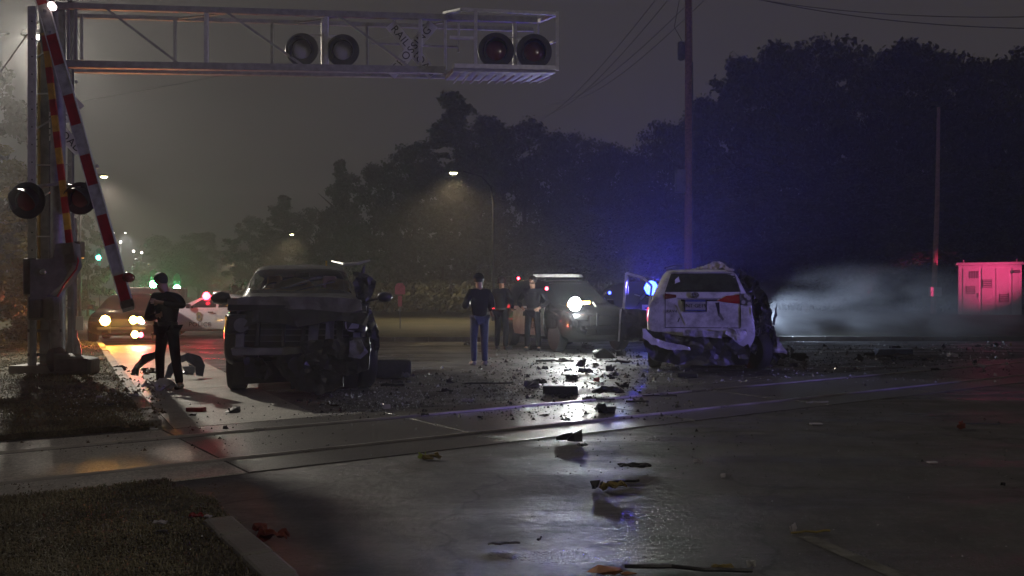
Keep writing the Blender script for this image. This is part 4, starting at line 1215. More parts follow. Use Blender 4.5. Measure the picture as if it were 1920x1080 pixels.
def police_car(label, loc, rz, kind='SUV', W=1.95, wagon_text="POLICE", amber=False, white_front=False, heads=None, bar=None, shell='police_black', group="police vehicles at the scene", cat="police car", name="police_car", doors=True, gl='glass'):
    secs = SUV if kind == 'SUV' else SEDAN
    t = thing(name, label, cat, loc, rz, group)
    arches = (.95, 3.95) if kind == 'SUV' else (.95, 3.85)
    k = 1.0 if kind == 'SUV' else .84
    body, bvh = hull(secs, W, M[shell], t, arches=arches, arch_r=.41 if kind == 'SUV' else .37)
    r = .375 if kind == 'SUV' else .335
    for y in arches:
        for s in (-1, 1):
            wheel(t, s * (W / 2 - .13), y, r, .23, s, 'galv_dark')
    G_ = M[gl]
    if kind == 'SUV':
        patch(bvh, "windscreen", 'y-', [(-.66, 1.22), (.66, 1.22), (.56, 1.70), (-.56, 1.70)], G_, t, nx=10)
        patch(bvh, "rear_window", 'y+', [(-.60, 1.18), (.60, 1.18), (.52, 1.62), (-.52, 1.62)], G_, t)
        side = [[(1.75, 1.17), (2.62, 1.17), (2.62, 1.66), (2.2, 1.64)], [(2.70, 1.17), (3.50, 1.17), (3.48, 1.66), (2.70, 1.66)], [(3.58, 1.18), (4.30, 1.18), (4.12, 1.60), (3.58, 1.65)]]
        zb0, zt0 = .36, 1.10; dy = ((1.55, 2.66), (2.67, 3.56))
    else:
        patch(bvh, "windscreen", 'y-', [(-.66, 1.02), (.66, 1.02), (.52, 1.34), (-.52, 1.34)], G_, t, nx=10)
        patch(bvh, "rear_window", 'y+', [(-.58, 1.06), (.58, 1.06), (.48, 1.32), (-.48, 1.32)], G_, t)
        side = [[(1.85, .99), (2.72, .99), (2.72, 1.33), (2.3, 1.30)], [(2.8, .99), (3.62, 1.0), (3.38, 1.30), (2.8, 1.33)]]
        zb0, zt0 = .30, .94; dy = ((1.65, 2.75), (2.76, 3.66))
    for ax, sg in (('x+', 1), ('x-', -1)):
        for sd in side: patch(bvh, "side_window", ax, sd, G_, t, nx=5, nz=3)
        if doors:
            for i, (y0, y1) in enumerate(dy):
                dd = patch(bvh, "door", ax, [(y0, zb0), (y1, zb0), (y1, zt0), (y0, zt0)], M['police_white'], t, off=.009)
                xx = sg * (W / 2 + .012)
                MB().box((xx + sg * .012, y1 - .16, zt0 - .10), (.03, .17, .035)).build("handle", M['black'], dd)
                if i == 0:
                    # city badge and lettering, facing outwards
                    rz_ = R(90) * sg
                    if ax == 'x+': ro = (R(90), 0, R(90))
                    else: ro = (R(90), 0, R(-90))
                    ex = sg * (W / 2 + .024)
                    bd = MB().prism([(-.085, .07), (-.06, .13), (0, .15), (.06, .13), (.085, .07), (.07, 0), (.085, -.07), (.05, -.13), (0, -.16), (-.05, -.13), (-.085, -.07), (-.07, 0)], .006, Matrix.Rotation(R(90), 4, 'Z')).build("badge", mat("badge_gold", (.30, .24, .12), .5, var=.3), dd)
                    bd.location = (ex, (y0 + y1) / 2 + .02, zt0 - .24)
                    MB().prism([(-.04, .05), (.04, .05), (.045, -.04), (0, -.08), (-.045, -.04)], .008, Matrix.Rotation(R(90), 4, 'Z')).build("badge_shield", M['grey_box'], bd)
                    text("lettering", wagon_text, .20, M['letter'], dd, (ex, (y0 + y1) / 2 + .05, zt0 - .50), ro, space=1.12)
        patch(bvh, "mirror_mount", ax, [(side[0][0][0] + .02, zt0 + .02), (side[0][0][0] + .14, zt0 + .02), (side[0][0][0] + .14, zt0 + .10), (side[0][0][0] + .02, zt0 + .10)], M['black'], t, nx=2, nz=2)
        o = MB().box((sg * (W / 2 + .08), side[0][0][0] + .05, zt0 + .10), (.20, .14, .15), taper=.9).build("mirror", M['black'], t); bevel(o, .03)
    # nose and tail
    hz = .78 if kind == 'SUV' else .62
    for s in (-1, 1):
        lens = heads if heads else 'clear_lens'
        patch(bvh, "headlight", 'y-', [(s * .50, hz), (s * .82, hz + .04), (s * .82, hz + .16), (s * .50, hz + .12)][::1 if s > 0 else -1], M['clear_lens'] if not heads else M['black'], t, nx=5, nz=3, off=.01)
        patch(bvh, "tail_lamp", 'y+', [(s * .60, hz + .04), (s * .82, hz + .04), (s * .82, hz + .24), (s * .60, hz + .2)][::1 if s > 0 else -1], M['red_lens'], t, nx=3, nz=3, off=.012)
    gr = patch(bvh, "grille", 'y-', [(-.44, hz - .12), (.44, hz - .12), (.44, hz + .10), (-.44, hz + .10)], M['matte_black'], t, off=.012)
    patch(bvh, "air_intake", 'y-', [(-.55, hz - .34), (.55, hz - .34), (.5, hz - .2), (-.5, hz - .2)], M['matte_black'], t, off=.012)
    MB().bar((-.62, -.10, hz - .16), (.62, -.10, hz - .16), .05, .07).build("push_bar", M['black'], t)
    for s in (-.3, .3): MB().bar((s, -.08, hz - .3), (s, -.10, hz + .18), .05, .04, up=(0, 1, 0)).build("push_bar_upright", M['black'], t)
    MB().box((0, secs[-1][0] + .012, hz), (.34, .012, .14)).build("number_plate", M['grey_box'], t)
    if bar:
        yb, zb_ = (2.55, 1.90) if kind == 'SUV' else (2.7, 1.49)
        lb = MB().box((0, yb, zb_), (1.18, .28, .09), taper=.92).build("light_bar", M['clear_lens'], t); bevel(lb, .02)
        MB().box((0, yb, zb_ - .06), (.9, .2, .05)).build("light_bar_foot", M['black'], t)
    return t, body, bvh
# ------------------------------------------------------------------ people
def skin_mesh(name, verts, edges, radii, root, m, parent, subd=2):
    bm = bmesh.new(); lay = bm.verts.layers.skin.verify()
    vs = []
    for i, (p, r) in enumerate(zip(verts, radii)):
        v = bm.verts.new(p); rr = r if isinstance(r, tuple) else (r, r)
        v[lay].radius = rr; v[lay].use_root = (i == root); vs.append(v)
    for a, b in edges: bm.edges.new((vs[a], vs[b]))
    me = bpy.data.meshes.new(name); bm.to_mesh(me); bm.free()
    me.materials.append(m)
    o = bpy.data.objects.new(name, me); link(o, parent)
    o.modifiers.new("skin", 'SKIN').use_smooth_shade = True
    s = o.modifiers.new("sub", 'SUBSURF'); s.levels = subd; s.render_levels = subd
    bake(o)
    o.data.polygons.foreach_set("use_smooth", [True] * len(o.data.polygons))
    if not o.data.materials: o.data.materials.append(m)
    return o

M['skin'] = mat("skin", (.34, .20, .14), .5, var=.1)
M['skin_dark'] = mat("deeper_skin", (.22, .125, .085), .5, var=.1)
M['uniform'] = mat("dark_uniform", (.007, .007, .010), .9, spec=.15, var=.3, vscale=20, bump=.25, bscale=25)
M['vest'] = mat("black_vest", (.008, .008, .010), .7, spec=.2, var=.3, vscale=25, bump=.3, bscale=40)
M['jacket'] = mat("dark_jacket", (.010, .010, .014), .9, spec=.15, var=.3, vscale=14, bump=.3, bscale=18)
M['jeans'] = mat("blue_jeans", (.035, .05, .11), .8, var=.3, vscale=30, bump=.3, bscale=60)
M['hair'] = mat("dark_hair", (.012, .011, .009), .6, var=.3, vscale=60, bump=.5, bscale=90)
M['boot'] = mat("black_boot", (.012, .012, .012), .4)
M['shoe'] = mat("pale_shoe", (.22, .21, .2), .6)

def person(label, loc, rz, H=1.8, pose=None, top='uniform', legs='uniform', shoes='boot', skin='skin', hair='hair', vest=True, cap=False, phone=False, width=1.0):
    """facing -y; pose gives hands, elbows and feet in units of body height; x > 0 is the figure's left"""
    k = H / 1.8
    po = dict(lh=(.30, -.05, .86), le=(.31, .04, 1.12), rh=(-.30, -.05, .86), re=(-.31, .04, 1.12), lf=(.12, -.02), rf=(-.12, .02), head=(0, 0), lean=0, turn=0, lk=None, rk=None)
    po.update(pose or {})
    t = thing("person", label, "person", loc, rz, None)
    def s(p): return Vector(p) * k
    ln = po['lean']
    pel = Vector((0, 0, .96)); wst = Vector((0, ln * .25, 1.10)); cht = Vector((0, ln * .6, 1.32)); nk = Vector((0, ln, 1.50))
    hx, hy = po['head']
    hd = nk + Vector((hx * .5, hy * .5 - .012, .09)); hc = nk + Vector((hx, hy - .02, .175)); ht = nk + Vector((hx, hy - .005, .245))
    tn = po['turn']; fw = Vector((sin(tn), -cos(tn), 0)); sd = Vector((cos(tn), sin(tn), 0))
    ls = Vector((.185 * width, ln, 1.43)); rs = Vector((-.185 * width, ln, 1.43))
    le, lh, re, rh = [Vector(po[q]) for q in ('le', 'lh', 're', 'rh')]
    lf = Vector((po['lf'][0], po['lf'][1], .08)); rf = Vector((po['rf'][0], po['rf'][1], .08))
    lp = Vector((.095, 0, .90)); rp = Vector((-.095, 0, .90))
    lk = Vector(po['lk']) if po['lk'] else (lp + lf) / 2 + Vector((.01, -.03, .02)); rk = Vector(po['rk']) if po['rk'] else (rp + rf) / 2 + Vector((-.01, -.03, .02))
    # continuous body
    V_ = [pel, wst, cht, nk, hd, hc, ht, ls, le, lh, rs, re, rh, lp, lk, lf, rp, rk, rf]
    E_ = [(0, 1), (1, 2), (2, 3), (3, 4), (4, 5), (5, 6), (2, 7), (7, 8), (8, 9), (2, 10), (10, 11), (11, 12), (0, 13), (13, 14), (14, 15), (0, 16), (16, 17), (17, 18)]
    R_ = [(.12, .09), (.10, .08), (.12, .085), .05, (.066, .072), (.076, .096), (.058, .07), .062, .045, .028, .062, .045, .028, .082, .056, .04, .082, .056, .04]
    def addv(p, r, par):
        V_.append(p); R_.append(r); E_.append((par, len(V_) - 1)); return len(V_) - 1
    # nose, chin and ears
    addv(hc + fw * .112 - Vector((0, 0, .012)), .013, 5)
    addv(hc + fw * .075 - Vector((0, 0, .085)), .022, 4)
    for q in (1, -1): addv(hc + sd * q * .086 - Vector((0, 0, .015)), .014, 5)
    # feet and hands
    for fi, fp in ((15, lf), (18, rf)):
        addv(fp + Vector((fp.x * .25, -.15, -.045)), (.035, .025), fi)
    for hi, hp, ep, sg in ((9, lh, le, 1), (12, rh, re, -1)):
        d = (hp - ep).normalized(); side = d.cross(Vector((0, 1, 0)));
        if side.length < .2: side = d.cross(Vector((0, 0, 1)))
        side.normalize(); cur = d.cross(side).normalized() * (1 if d.cross(side).y < 0 else -1)
        pm = addv(hp + d * .055, (.024, .032), hi)
        for q, l in ((-.03, .055), (-.01, .07), (.01, .066), (.03, .05)):
            a1 = addv(hp + d * .095 + side * q, .009, pm)
            a2 = addv(hp + d * (.095 + l * .55) + side * q * 1.1 + cur * .012, .008, a1)
            addv(hp + d * (.095 + l * .8) + side * q * 1.1 + cur * .034, .0065, a2)
        b1 = addv(hp + d * .05 + side * .04 * sg + cur * .012, .011, pm)
        addv(hp + d * .085 + side * .055 * sg + cur * .025, .009, b1)
    body = skin_mesh("body", [s(p) for p in V_], E_, [tuple(q * k for q in r) if isinstance(r, tuple) else r * k for r in R_], 0, M[skin], t)
    # clothes follow the body
    JV = [Vector((0, 0, .90)), wst, cht, nk - Vector((0, 0, .02)), ls, le, lh + (le - lh).normalized() * .03, rs, re, rh + (re - rh).normalized() * .03]
    JE = [(0, 1), (1, 2), (2, 3), (2, 4), (4, 5), (5, 6), (2, 7), (7, 8), (8, 9)]
    JR = [(.172, .135), (.158, .128), (.182, .135), .075, .085, .064, .048, .085, .064, .048]
    skin_mesh("jacket", [s(p) for p in JV], JE, [tuple(q * k for q in r) if isinstance(r, tuple) else r * k for r in JR], 0, M[top], t)
    TV = [Vector((0, 0, .96)), lp, lk, lf - Vector((0, 0, .01)), rp, rk, rf - Vector((0, 0, .01))]
    skin_mesh("trousers", [s(p) for p in TV], [(0, 1), (1, 2), (2, 3), (0, 4), (4, 5), (5, 6)], [(.145 * k, .115 * k)] + [r * k for r in (.100, .078, .062, .108, .078, .062)], 0, M[legs], t)
    for fp in (lf, rf):
        skin_mesh("shoe", [s(fp + Vector((0, .05, -.02))), s(fp + Vector((fp.x * .08, -.05, -.035))), s(fp + Vector((fp.x * .25, -.17, -.045)))], [(0, 1), (1, 2)], [(.05 * k, .055 * k), (.052 * k, .042 * k), (.045 * k, .032 * k)], 0, M[shoes], t, 2)
    # hair or cap, eyes and mouth
    def cap_shell(nm, m_, low, grow):
        mb = MB(); n1, n2 = 16, 7; c = hc + Vector((0, 0, .018))
        for j in range(n2 + 1):
            for i in range(n1):
                a = 2 * pi * i / n1; front = max(0, Vector((cos(a), sin(a), 0)).dot(fw))
                lo = low + .8 * front ** 2 * (1 if nm == 'hair' else .6)
                ph = pi / 2 - (pi / 2 - lo) * j / n2
                mb.v.append(tuple(s(c + Vector((cos(a) * cos(ph) * (.098 + grow), sin(a) * cos(ph) * (.108 + grow), sin(ph) * (.112 + grow))))))
        for j in range(n2):
            for i in range(n1):
                a = j * n1 + i; b = j * n1 + (i + 1) % n1; mb.f.append((a, b, b + n1, a + n1))
        return mb.build(nm, m_, t, smooth=180)
    cap_shell("hair", M[hair], -.55, .004)
    if cap:
        cc = cap_shell("cap", M['uniform'], .05, .012)
        MB().slab([tuple((s(hc + fw * .09 + sd * -.07))[:2]), tuple((s(hc + fw * .18 + sd * -.04))[:2]), tuple((s(hc + fw * .18 + sd * .04))[:2]), tuple((s(hc + fw * .09 + sd * .07))[:2])], (hc.z + .045) * k, (hc.z + .055) * k).build("cap_peak", M['uniform'], cc)
    for q in (1, -1):
        MB().lathe([(.001, -.009), (.009, -.004), (.009, .004), (.001, .009)], 8, Matrix.Translation(s(hc + fw * .093 + sd * q * .032 + Vector((0, 0, .005))))).build("eye", M['letter'], t)
    MB().box(s(hc + fw * .09 - Vector((0, 0, .055))), (.04, .012, .008)).build("mouth", M['dark_red_lens'], t)
    if vest:
        skin_mesh("vest", [s(p) for p in (Vector((0, ln * .2, 1.04)), wst + Vector((0, 0, .03)), cht, Vector((0, ln * .8, 1.42)))], [(0, 1), (1, 2), (2, 3)], [(.160 * k, .13 * k), (.162 * k, .135 * k), (.188 * k, .15 * k), (.15 * k, .11 * k)], 0, M['vest'], t)
        bl = MB(); bl.lathe([(.158 * k, -.03), (.163 * k, 0), (.158 * k, .03)], 18, Matrix.Translation(s((0, 0, 1.0))) @ Matrix.Scale(.82, 4, (0, 1, 0)))
        blt = bl.build("duty_belt", M['boot'], t, smooth=40)
        MB().box(s((-.20, -.0, .93)), (.07, .10, .2)).build("holster", M['boot'], blt)
        MB().box(s((.14, -.10, .99)), (.07, .05, .1)).build("belt_pouch", M['boot'], blt)
        MB().box(s((.10, -.155 + ln * .7, 1.36)), (.06, .03, .09)).build("radio", M['letter'], t)
        MB().prism([(-.02, .02), (.02, .02), (.018, -.015), (0, -.028), (-.018, -.015)], .008, Matrix.Translation(s((-.09, -.15 + ln * .7, 1.38)))).build("chest_badge", M['chrome'], t)
    return t
# ------------------------------------------------------------------ wrecks, police cars and people in place
def inv(t):
    return (Matrix.Translation(t.location) @ t.rotation_euler.to_matrix().to_4x4()).inverted()

def crumple(name, outline, d, m, parent, amp=.08, thick=.012, cell=.05, slope=(0, 0), seed=1.0, jag=.02, sc=4.0):
    """torn, dented sheet metal whose outline is given in photo pixels at distance d; amp is how deep the dents go"""
    pts = [P(x, y, d) for x, y in outline]
    poly = [(p.x, p.z) for p in pts]
    x0, x1 = min(p[0] for p in poly), max(p[0] for p in poly); z0, z1 = min(p[1] for p in poly), max(p[1] for p in poly)
    def inside(x, z):
        c = False; j = len(poly) - 1
        for i in range(len(poly)):
            xi, yi = poly[i]; xj, yj = poly[j]
            if (yi > z) != (yj > z) and x < (xj - xi) * (z - yi) / (yj - yi) + xi: c = not c
            j = i
        return c
    from mathutils.geometry import delaunay_2d_cdt
    Mi = inv(parent) if parent is not None else Matrix.Identity(4)
    cx, cz = (x0 + x1) / 2, (z0 + z1) / 2
    rg = random.Random(int(seed * 10))
    v2 = []; n_ = len(poly)
    for i in range(n_):
        a, b = Vector(poly[i]), Vector(poly[(i + 1) % n_]); k = max(1, int((b - a).length / cell))
        for q in range(k):
            p = a.lerp(b, q / k); v2.append(p)
    ne = len(v2); edges = [(i, (i + 1) % ne) for i in range(ne)]
    x = x0
    while x < x1:
        z = z0
        while z < z1:
            px_, pz_ = x + rg.uniform(-.35, .35) * cell, z + rg.uniform(-.35, .35) * cell
            if inside(px_, pz_): v2.append(Vector((px_, pz_)))
            z += cell
        x += cell
    vo, eo, fo = delaunay_2d_cdt(v2, edges, [], 1, 1e-5)[:3]
    bm = bmesh.new(); bv = []
    for p in vo:
        x, z = p.x, p.y
        w = noise.noise_vector(Vector((x * sc, z * sc, seed * 3.3)))
        w2 = noise.noise_vector(Vector((x * sc * 3.1, z * sc * 3.1, seed * 7.7)))
        y = d + (abs(w.x) * 2 - .5) * amp + w2.y * amp * .35 + slope[0] * (x - cx) + slope[1] * (z - cz)
        bv.append(bm.verts.new(Mi @ Vector((x + w2.x * jag, y, z + w2.z * jag))))
    for f in fo:
        try: bm.faces.new([bv[i] for i in f])
        except ValueError: pass
    me = bpy.data.meshes.new(name); bm.to_mesh(me); bm.free(); me.materials.append(m)
    o = bpy.data.objects.new(name, me); link(o, parent)
    s = o.modifiers.new("solid", 'SOLIDIFY'); s.thickness = thick
    return o

def delete_faces(o, test):
    bm = bmesh.new(); bm.from_mesh(o.data)
    dead = [f for f in bm.faces if test(f.calc_center_median(), f.normal)]
    bmesh.ops.delete(bm, geom=dead, context='FACES'); bm.to_mesh(o.data); bm.free()

M['hood_lit_grey'] = mat('lit_grey_hood', (.13, .125, .12), .45, var=.35, vscale=5, dirt=(.05, .05, .05), dscale=4)  # grey stands in for the light catching the hood's top edge
M['debris_mid'] = mat('torn_grey_panel', (.14, .14, .16), .5, var=.3)
# ---- dark wreck facing the camera
wl_ = Vector(((557 - 960) * 12.0 / F, 12.0, 0))
dw = thing("wrecked_car", "dark wrecked wagon with its front torn off, facing the camera at the left", "wrecked car", tuple(wl_), R(12), "wrecked cars")
DW = [(.26, .42, .95, 1.06, .95, 1.24, .86), (.42, .36, .99, 1.10, .97, 1.29, .87), (.8, .3, 1.0, 1.14, .98, 1.32, .87), (1.2, .3, 1.0, 1.17, .98, 1.35, .86), (1.42, .3, 1.0, 1.18, .97, 1.38, .83),
      (2.0, .3, 1.0, 1.20, .96, 1.76, .73), (2.4, .3, 1.0, 1.21, .96, 1.85, .73), (3.6, .3, 1.0, 1.22, .96, 1.87, .73), (4.6, .3, 1.0, 1.22, .95, 1.82, .71), (4.95, .32, .98, 1.22, .93, 1.68, .70), (5.1, .4, .94, 1.15, .88, 1.3, .76)]
def dent_dw(p):
    n_ = noise.noise_vector(p * 2.2 + Vector((4, 1, 7)))
    f = max(0, 1 - p.y / 1.6)
    q = p + n_ * (.015 + .09 * f)
    if p.x > .5 and p.y < 3.6: q.x += -.03 + .05 * noise.noise(Vector((p.y * 2.5, p.z * 2, 2)))
    return q
body, bvh = hull(DW, 2.02, M['dark_car'], dw, arches=(1.0, 4.1), arch_r=.43, deform=dent_dw)
def hole(c, n_):
    if 1.44 < c.y < 2.12 and abs(c.x) < .76 and 1.42 < c.z < 1.80 and n_.y < -.2: return True
    if c.y > 4.9 and abs(c.x) < .62 and 1.3 < c.z < 1.74: return True
    if abs(n_.x) > .5 and 1.30 < c.z < 1.70 and 2.25 < c.y < 4.6 and abs(c.x) > .6: return True
    return False
delete_faces(body, hole)
bm_ = bmesh.new(); bm_.from_mesh(body.data); bm_.free()
patch(bvh, "windscreen", 'y-', [(-.84, 1.40), (.84, 1.40), (.66, 1.79), (-.66, 1.79)], M['glass_clear'], dw, nx=14, nz=8, off=.004)
patch(bvh, "rear_window", 'y+', [(-.66, 1.26), (.66, 1.26), (.6, 1.74), (-.6, 1.74)], M['glass_clear'], dw)
M['tan_cloth'] = mat("tan_upholstery", (.70, .45, .22), .8, var=.25, vscale=8)  # seat tan, raised to stand in for amber reflections in the windscreen
# see-through cabin: floor, dashboard, seats, wheel
MB().box((0, 2.0, 1.20), (1.6, .5, .22)).build("dashboard", M['plastic_dark'], dw)
MB().box((0, 3.3, .62), (1.7, 3.1, .05)).build("cabin_floor", M['matte_black'], dw)
for x in (-.45, .45):
    o = MB().box((x, 2.95, 1.12), (.5, .16, .74), taper=.85).build("seat_back", M['tan_cloth'], dw); bevel(o, .05, 3)
    hr = MB().box((x, 2.95, 1.60), (.27, .11, .20), taper=.85).build("headrest", M['tan_cloth'], o); bevel(hr, .04, 3)
mir = MB().box((.02, 2.02, 1.70), (.24, .05, .09)).build("rear_view_mirror", M['plastic_dark'], dw); bevel(mir, .02)
bag = MB().lathe([(.02, -.12), (.16, -.09), (.21, 0), (.15, .09), (.02, .12)], 16, Matrix.Translation((-.12, 2.25, 1.46)) @ Matrix.Rotation(R(70), 4, 'X') @ Matrix.Scale(1.5, 4, (1, 0, 0))).jitter(.05, 6).build("airbag", M['tan_cloth'], dw, smooth=60)
bag2 = MB().lathe([(.02, -.14), (.14, -.1), (.2, 0), (.14, .1), (.02, .13)], 16, Matrix.Translation((.58, 2.2, 1.46)) @ Matrix.Rotation(R(80), 4, 'X')).jitter(.05, 6, 4).build("airbag", M['tan_cloth'], dw, smooth=60)
wt = MB(); wt.tube([(-.42 + .19 * cos(a * pi / 10), 2.22 + .06 * sin(a * pi / 10), 1.40 + .17 * sin(a * pi / 10)) for a in range(21)], .014, 6); wt.build("steering_wheel", M['black'], dw, smooth=60)
# cracked windscreen wipers and crack lines
for a, b_ in (((-.50, 1.44, 1.425), (.10, 1.60, 1.55)), ((-.1, 1.44, 1.43), (.52, 1.62, 1.58))):
    MB().bar(a, b_, .022, .012).build("wiper", M['black'], dw)
for k in range(7):
    a = Vector((-.35 + .04 * k, 1.50 + .02 * k, 1.455 + .012 * k)); b_ = a + Vector((.25 + .1 * (k % 3), .10 + .05 * (k % 2), .07 + .04 * (k % 3)))
    MB().bar(a, b_, .006, .004).build("glass_crack", M['chrome'], dw)
# torn-open front: radiator support, beams and hanging pieces
MB().box((0, .34, .80), (1.72, .06, .78)).jitter(.03, 5).build("radiator", M['plastic_dark'], dw)
MB().bar((-.93, .22, 1.20), (.93, .20, 1.17), .12, .07).jitter(.05, 3).build("upper_tie_bar", M['dark_car'], dw)
MB().bar((-.86, .14, .62), (.90, .18, .58), .12, .12).jitter(.05, 3, 5).build("bumper_beam", M['galv_dark'], dw)
for x, w in ((-.78, .10), (-.55, .05), (-.20, .04), (.06, .05), (.20, .13), (.42, .10), (.56, .08), (.80, .11)):
    MB().bar((x, .20, .52), (x + .03, .24, 1.16), w, .05, up=(0, 1, 0)).jitter(.04, 6, x).build("radiator_strut", M['galv_dark'] if w > .09 else M['black'], dw)
for k in range(6):
    MB().bar((-.72, .27, .66 + k * .08), (.70, .27, .65 + k * .08), .02, .014).jitter(.03, 6, k).build("cooling_fin", M['galv_dark'], dw)
MB().box((-.05, .75, .30), (1.55, .9, .34)).jitter(.10, 3, 8).build("engine_underside", M['black'], dw)
MB().box((.35, .45, .26), (.9, .5, .36)).jitter(.12, 4, 9).build("skid_plate", M['plastic_dark'], dw)
for s in (-1, 1):
    o = MB().box((s * .80, .20, .98), (.30, .16, .24)).jitter(.08, 5, s).build("broken_headlamp", M['plastic_dark'], dw); bevel(o, .03)
    MB().lathe([(.01, -.02), (.08, -.01), (.10, .02)], 14, Matrix.Translation((s * .74, .12, .96)) @ Matrix.Rotation(R(90), 4, 'X')).build("lamp_bowl", M['clear_lens'] if s > 0 else M['galv_dark'], o)
L3 = [("hanging_liner", [(452, 668), (490, 672), (512, 700), (500, 712), (462, 704)], 11.9, 'black'), ("hanging_liner", [(560, 640), (690, 632), (695, 690), (655, 705), (610, 690), (575, 700)], 11.85, 'black'),
      ("torn_fender", [(655, 640), (676, 636), (690, 660), (676, 672), (656, 668)], 11.7, 'debris_mid'), ("torn_bumper_skin", [(500, 670), (560, 664), (640, 684), (648, 722), (606, 738), (560, 728), (524, 700)], 11.8, 'black'),
      ("hood_lip", [(424, 560), (470, 556), (560, 556), (640, 558), (676, 562), (680, 582), (640, 586), (560, 579), (480, 576), (428, 584)], 12.15, 'hood_lit_grey'),
      ("hood_lip", [(430, 584), (520, 578), (620, 584), (690, 588), (690, 612), (640, 600), (560, 612), (500, 604), (440, 616)], 12.0, 'dark_car')]
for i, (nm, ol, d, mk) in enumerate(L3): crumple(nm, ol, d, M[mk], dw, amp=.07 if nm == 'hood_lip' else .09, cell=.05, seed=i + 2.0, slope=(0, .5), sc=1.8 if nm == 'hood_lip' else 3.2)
crumple("burst_door", [(660, 508), (690, 514), (706, 528), (698, 552), (690, 580), (676, 588), (668, 560), (664, 530)], 13.6, M['dark_car'], dw, amp=.12, cell=.05, seed=9)
crumple("burst_door", [(690, 575), (702, 592), (711, 620), (711, 650), (704, 680), (696, 690), (692, 650), (686, 610)], 12.9, M['dark_car'], dw, amp=.14, cell=.05, seed=11)
q = inv(dw)
MB().tube([q @ P(622, 490, 14.6), q @ P(645, 496, 14.3), q @ P(670, 494, 14.2), q @ P(694, 488, 14.2)], [.015, .03, .028, .012], 6).build("peeled_roof_rail", M['alum'], dw)
MB().tube([q @ P(679, 520, 14.4), q @ P(680, 508, 14.4), q @ P(684, 496, 14.4)], [.03, .035, .012], 6).build("broken_pillar", M['dark_car'], dw)
MB().bar(q @ P(612, 500, 14.6), q @ P(612, 489, 14.6), .03, .02).build("roof_aerial", M['yellow_sheet'], dw)
for (px, py, d, w) in ((415, 559, 13.0, .15), (722, 557, 13.2, .12)):
    c = q @ P(px, py, d)
    o = MB().lathe([(.01, -w), (w * .55, -w * .7), (w * .66, 0), (w * .5, w * .7), (.01, w * .9)], 16, Matrix.Translation(c) @ Matrix.Rotation(R(90), 4, 'Y')).build("mirror", M['dark_car'], dw, smooth=60)
    MB().bar(c, q @ P(px + (30 if px < 500 else -34), py + 8, d), .05, .03).build("mirror_arm", M['black'], o)
wheel(dw, -.86, .95, .40, .26, -1, 'galv_dark', tilt=R(0)); w2 = wheel(dw, .93, .98, .42, .27, 1, 'chrome', spokes=8)
w2.rotation_euler = (0, R(90), R(10))
wheel(dw, -.87, 4.1, .39, .26, -1); wheel(dw, .87, 4.1, .39, .26, 1)

# ---- white wreck seen from behind
M['white_wreck'] = mat("dented_white_paint", (.60, .60, .62), .32, coat=.5, var=.06, vscale=3, dirt=(.07, .065, .065), dscale=2.6, damt=1.0)
M['fold'] = mat('torn_pale_metal', (.62, .60, .42), .3, .2, var=.2, vscale=9)
RL = 4.7; th = R(168); fdir = Vector((sin(th), -cos(th), 0))
rear = Vector(((1313 - 960) * 15.6 / F, 15.6, 0)); org = rear + fdir * RL
ww = thing("wrecked_car", "white wrecked wagon seen from behind, its right side ripped away and door open", "wrecked car", tuple(org), th, "wrecked cars")
RW = [(0.00, .42, .80, .80, .76, .86, .68), (0.10, .30, .93, .92, .90, .99, .80), (.5, .26, 1.0, 1.02, .96, 1.12, .83), (1.1, .26, 1.0, 1.10, .97, 1.2, .84),
      (1.35, .26, 1.0, 1.13, .97, 1.28, .82), (1.95, .26, 1.0, 1.16, .96, 1.72, .70), (2.35, .26, 1.0, 1.18, .96, 1.80, .70), (3.4, .26, 1.0, 1.2, .96, 1.84, .71),
      (4.15, .28, 1.0, 1.24, .95, 1.83, .70), (4.42, .30, .98, 1.26, .94, 1.78, .70), (4.56, .34, .97, 1.26, .92, 1.50, .76), (4.64, .50, .97, 1.24, .92, 1.38, .84), (4.68, .60, .96, 1.2, .9, 1.3, .84)]
def dent_ww(p):
    n_ = noise.noise_vector(p * 2.6 + Vector((1, 9, 2)))
    f = max(0, (p.y - 3.8) / .9); r_ = max(0, min(1, (-p.x) / .6))
    q = p + n_ * (.01 + .035 * f * (0.3 + r_))
    if p.x < -.35: q.x += .16 * min(1, (-p.x - .35) / .5) * min(1, max(0, (4.5 - p.y)) / 1.0)   # crushed in
    return q
body, bvh = hull(RW, 1.94, M['white_wreck'], ww, arches=(.95, 3.75), arch_r=.42, deform=dent_ww)
def S_(x0, z0, x1, z1): return [(-x0, z0), (-x1, z0), (-x1, z1), (-x0, z1)]     # world-right positive
patch(bvh, "rear_window", 'y+', [(.62, 1.43), (-.70, 1.43), (-.60, 1.765), (.52, 1.765)], M['glass'], ww, nx=14, nz=7)
patch(bvh, "wiper", 'y+', [(.30, 1.445), (-.32, 1.455), (-.32, 1.47), (.30, 1.46)], M['black'], ww, off=.02, nz=1)
patch(bvh, "roof_spoiler", 'y+', [(.60, 1.775), (-.64, 1.775), (-.60, 1.81), (.56, 1.81)], M['white_wreck'], ww, off=.05, nz=2)
for x in (.62, -.68): patch(bvh, "hatch_seam", 'y+', [(x, .80), (x - .012, .80), (x - .012, 1.42), (x, 1.42)], M['matte_black'], ww, off=.004, nx=1, nz=10)
patch(bvh, "hatch_seam", 'y+', [(.62, .79), (-.68, .79), (-.68, .803), (.62, .803)], M['matte_black'], ww, off=.004, nz=1, nx=10)
patch(bvh, "plate_recess", 'y+', S_(-.34, 1.265, .30, 1.30), M['matte_black'], ww, off=.006, nz=2)
patch(bvh, "chrome_strip", 'y+', S_(-.40, 1.305, .36, 1.325), M['galv'], ww, off=.012, nz=1)
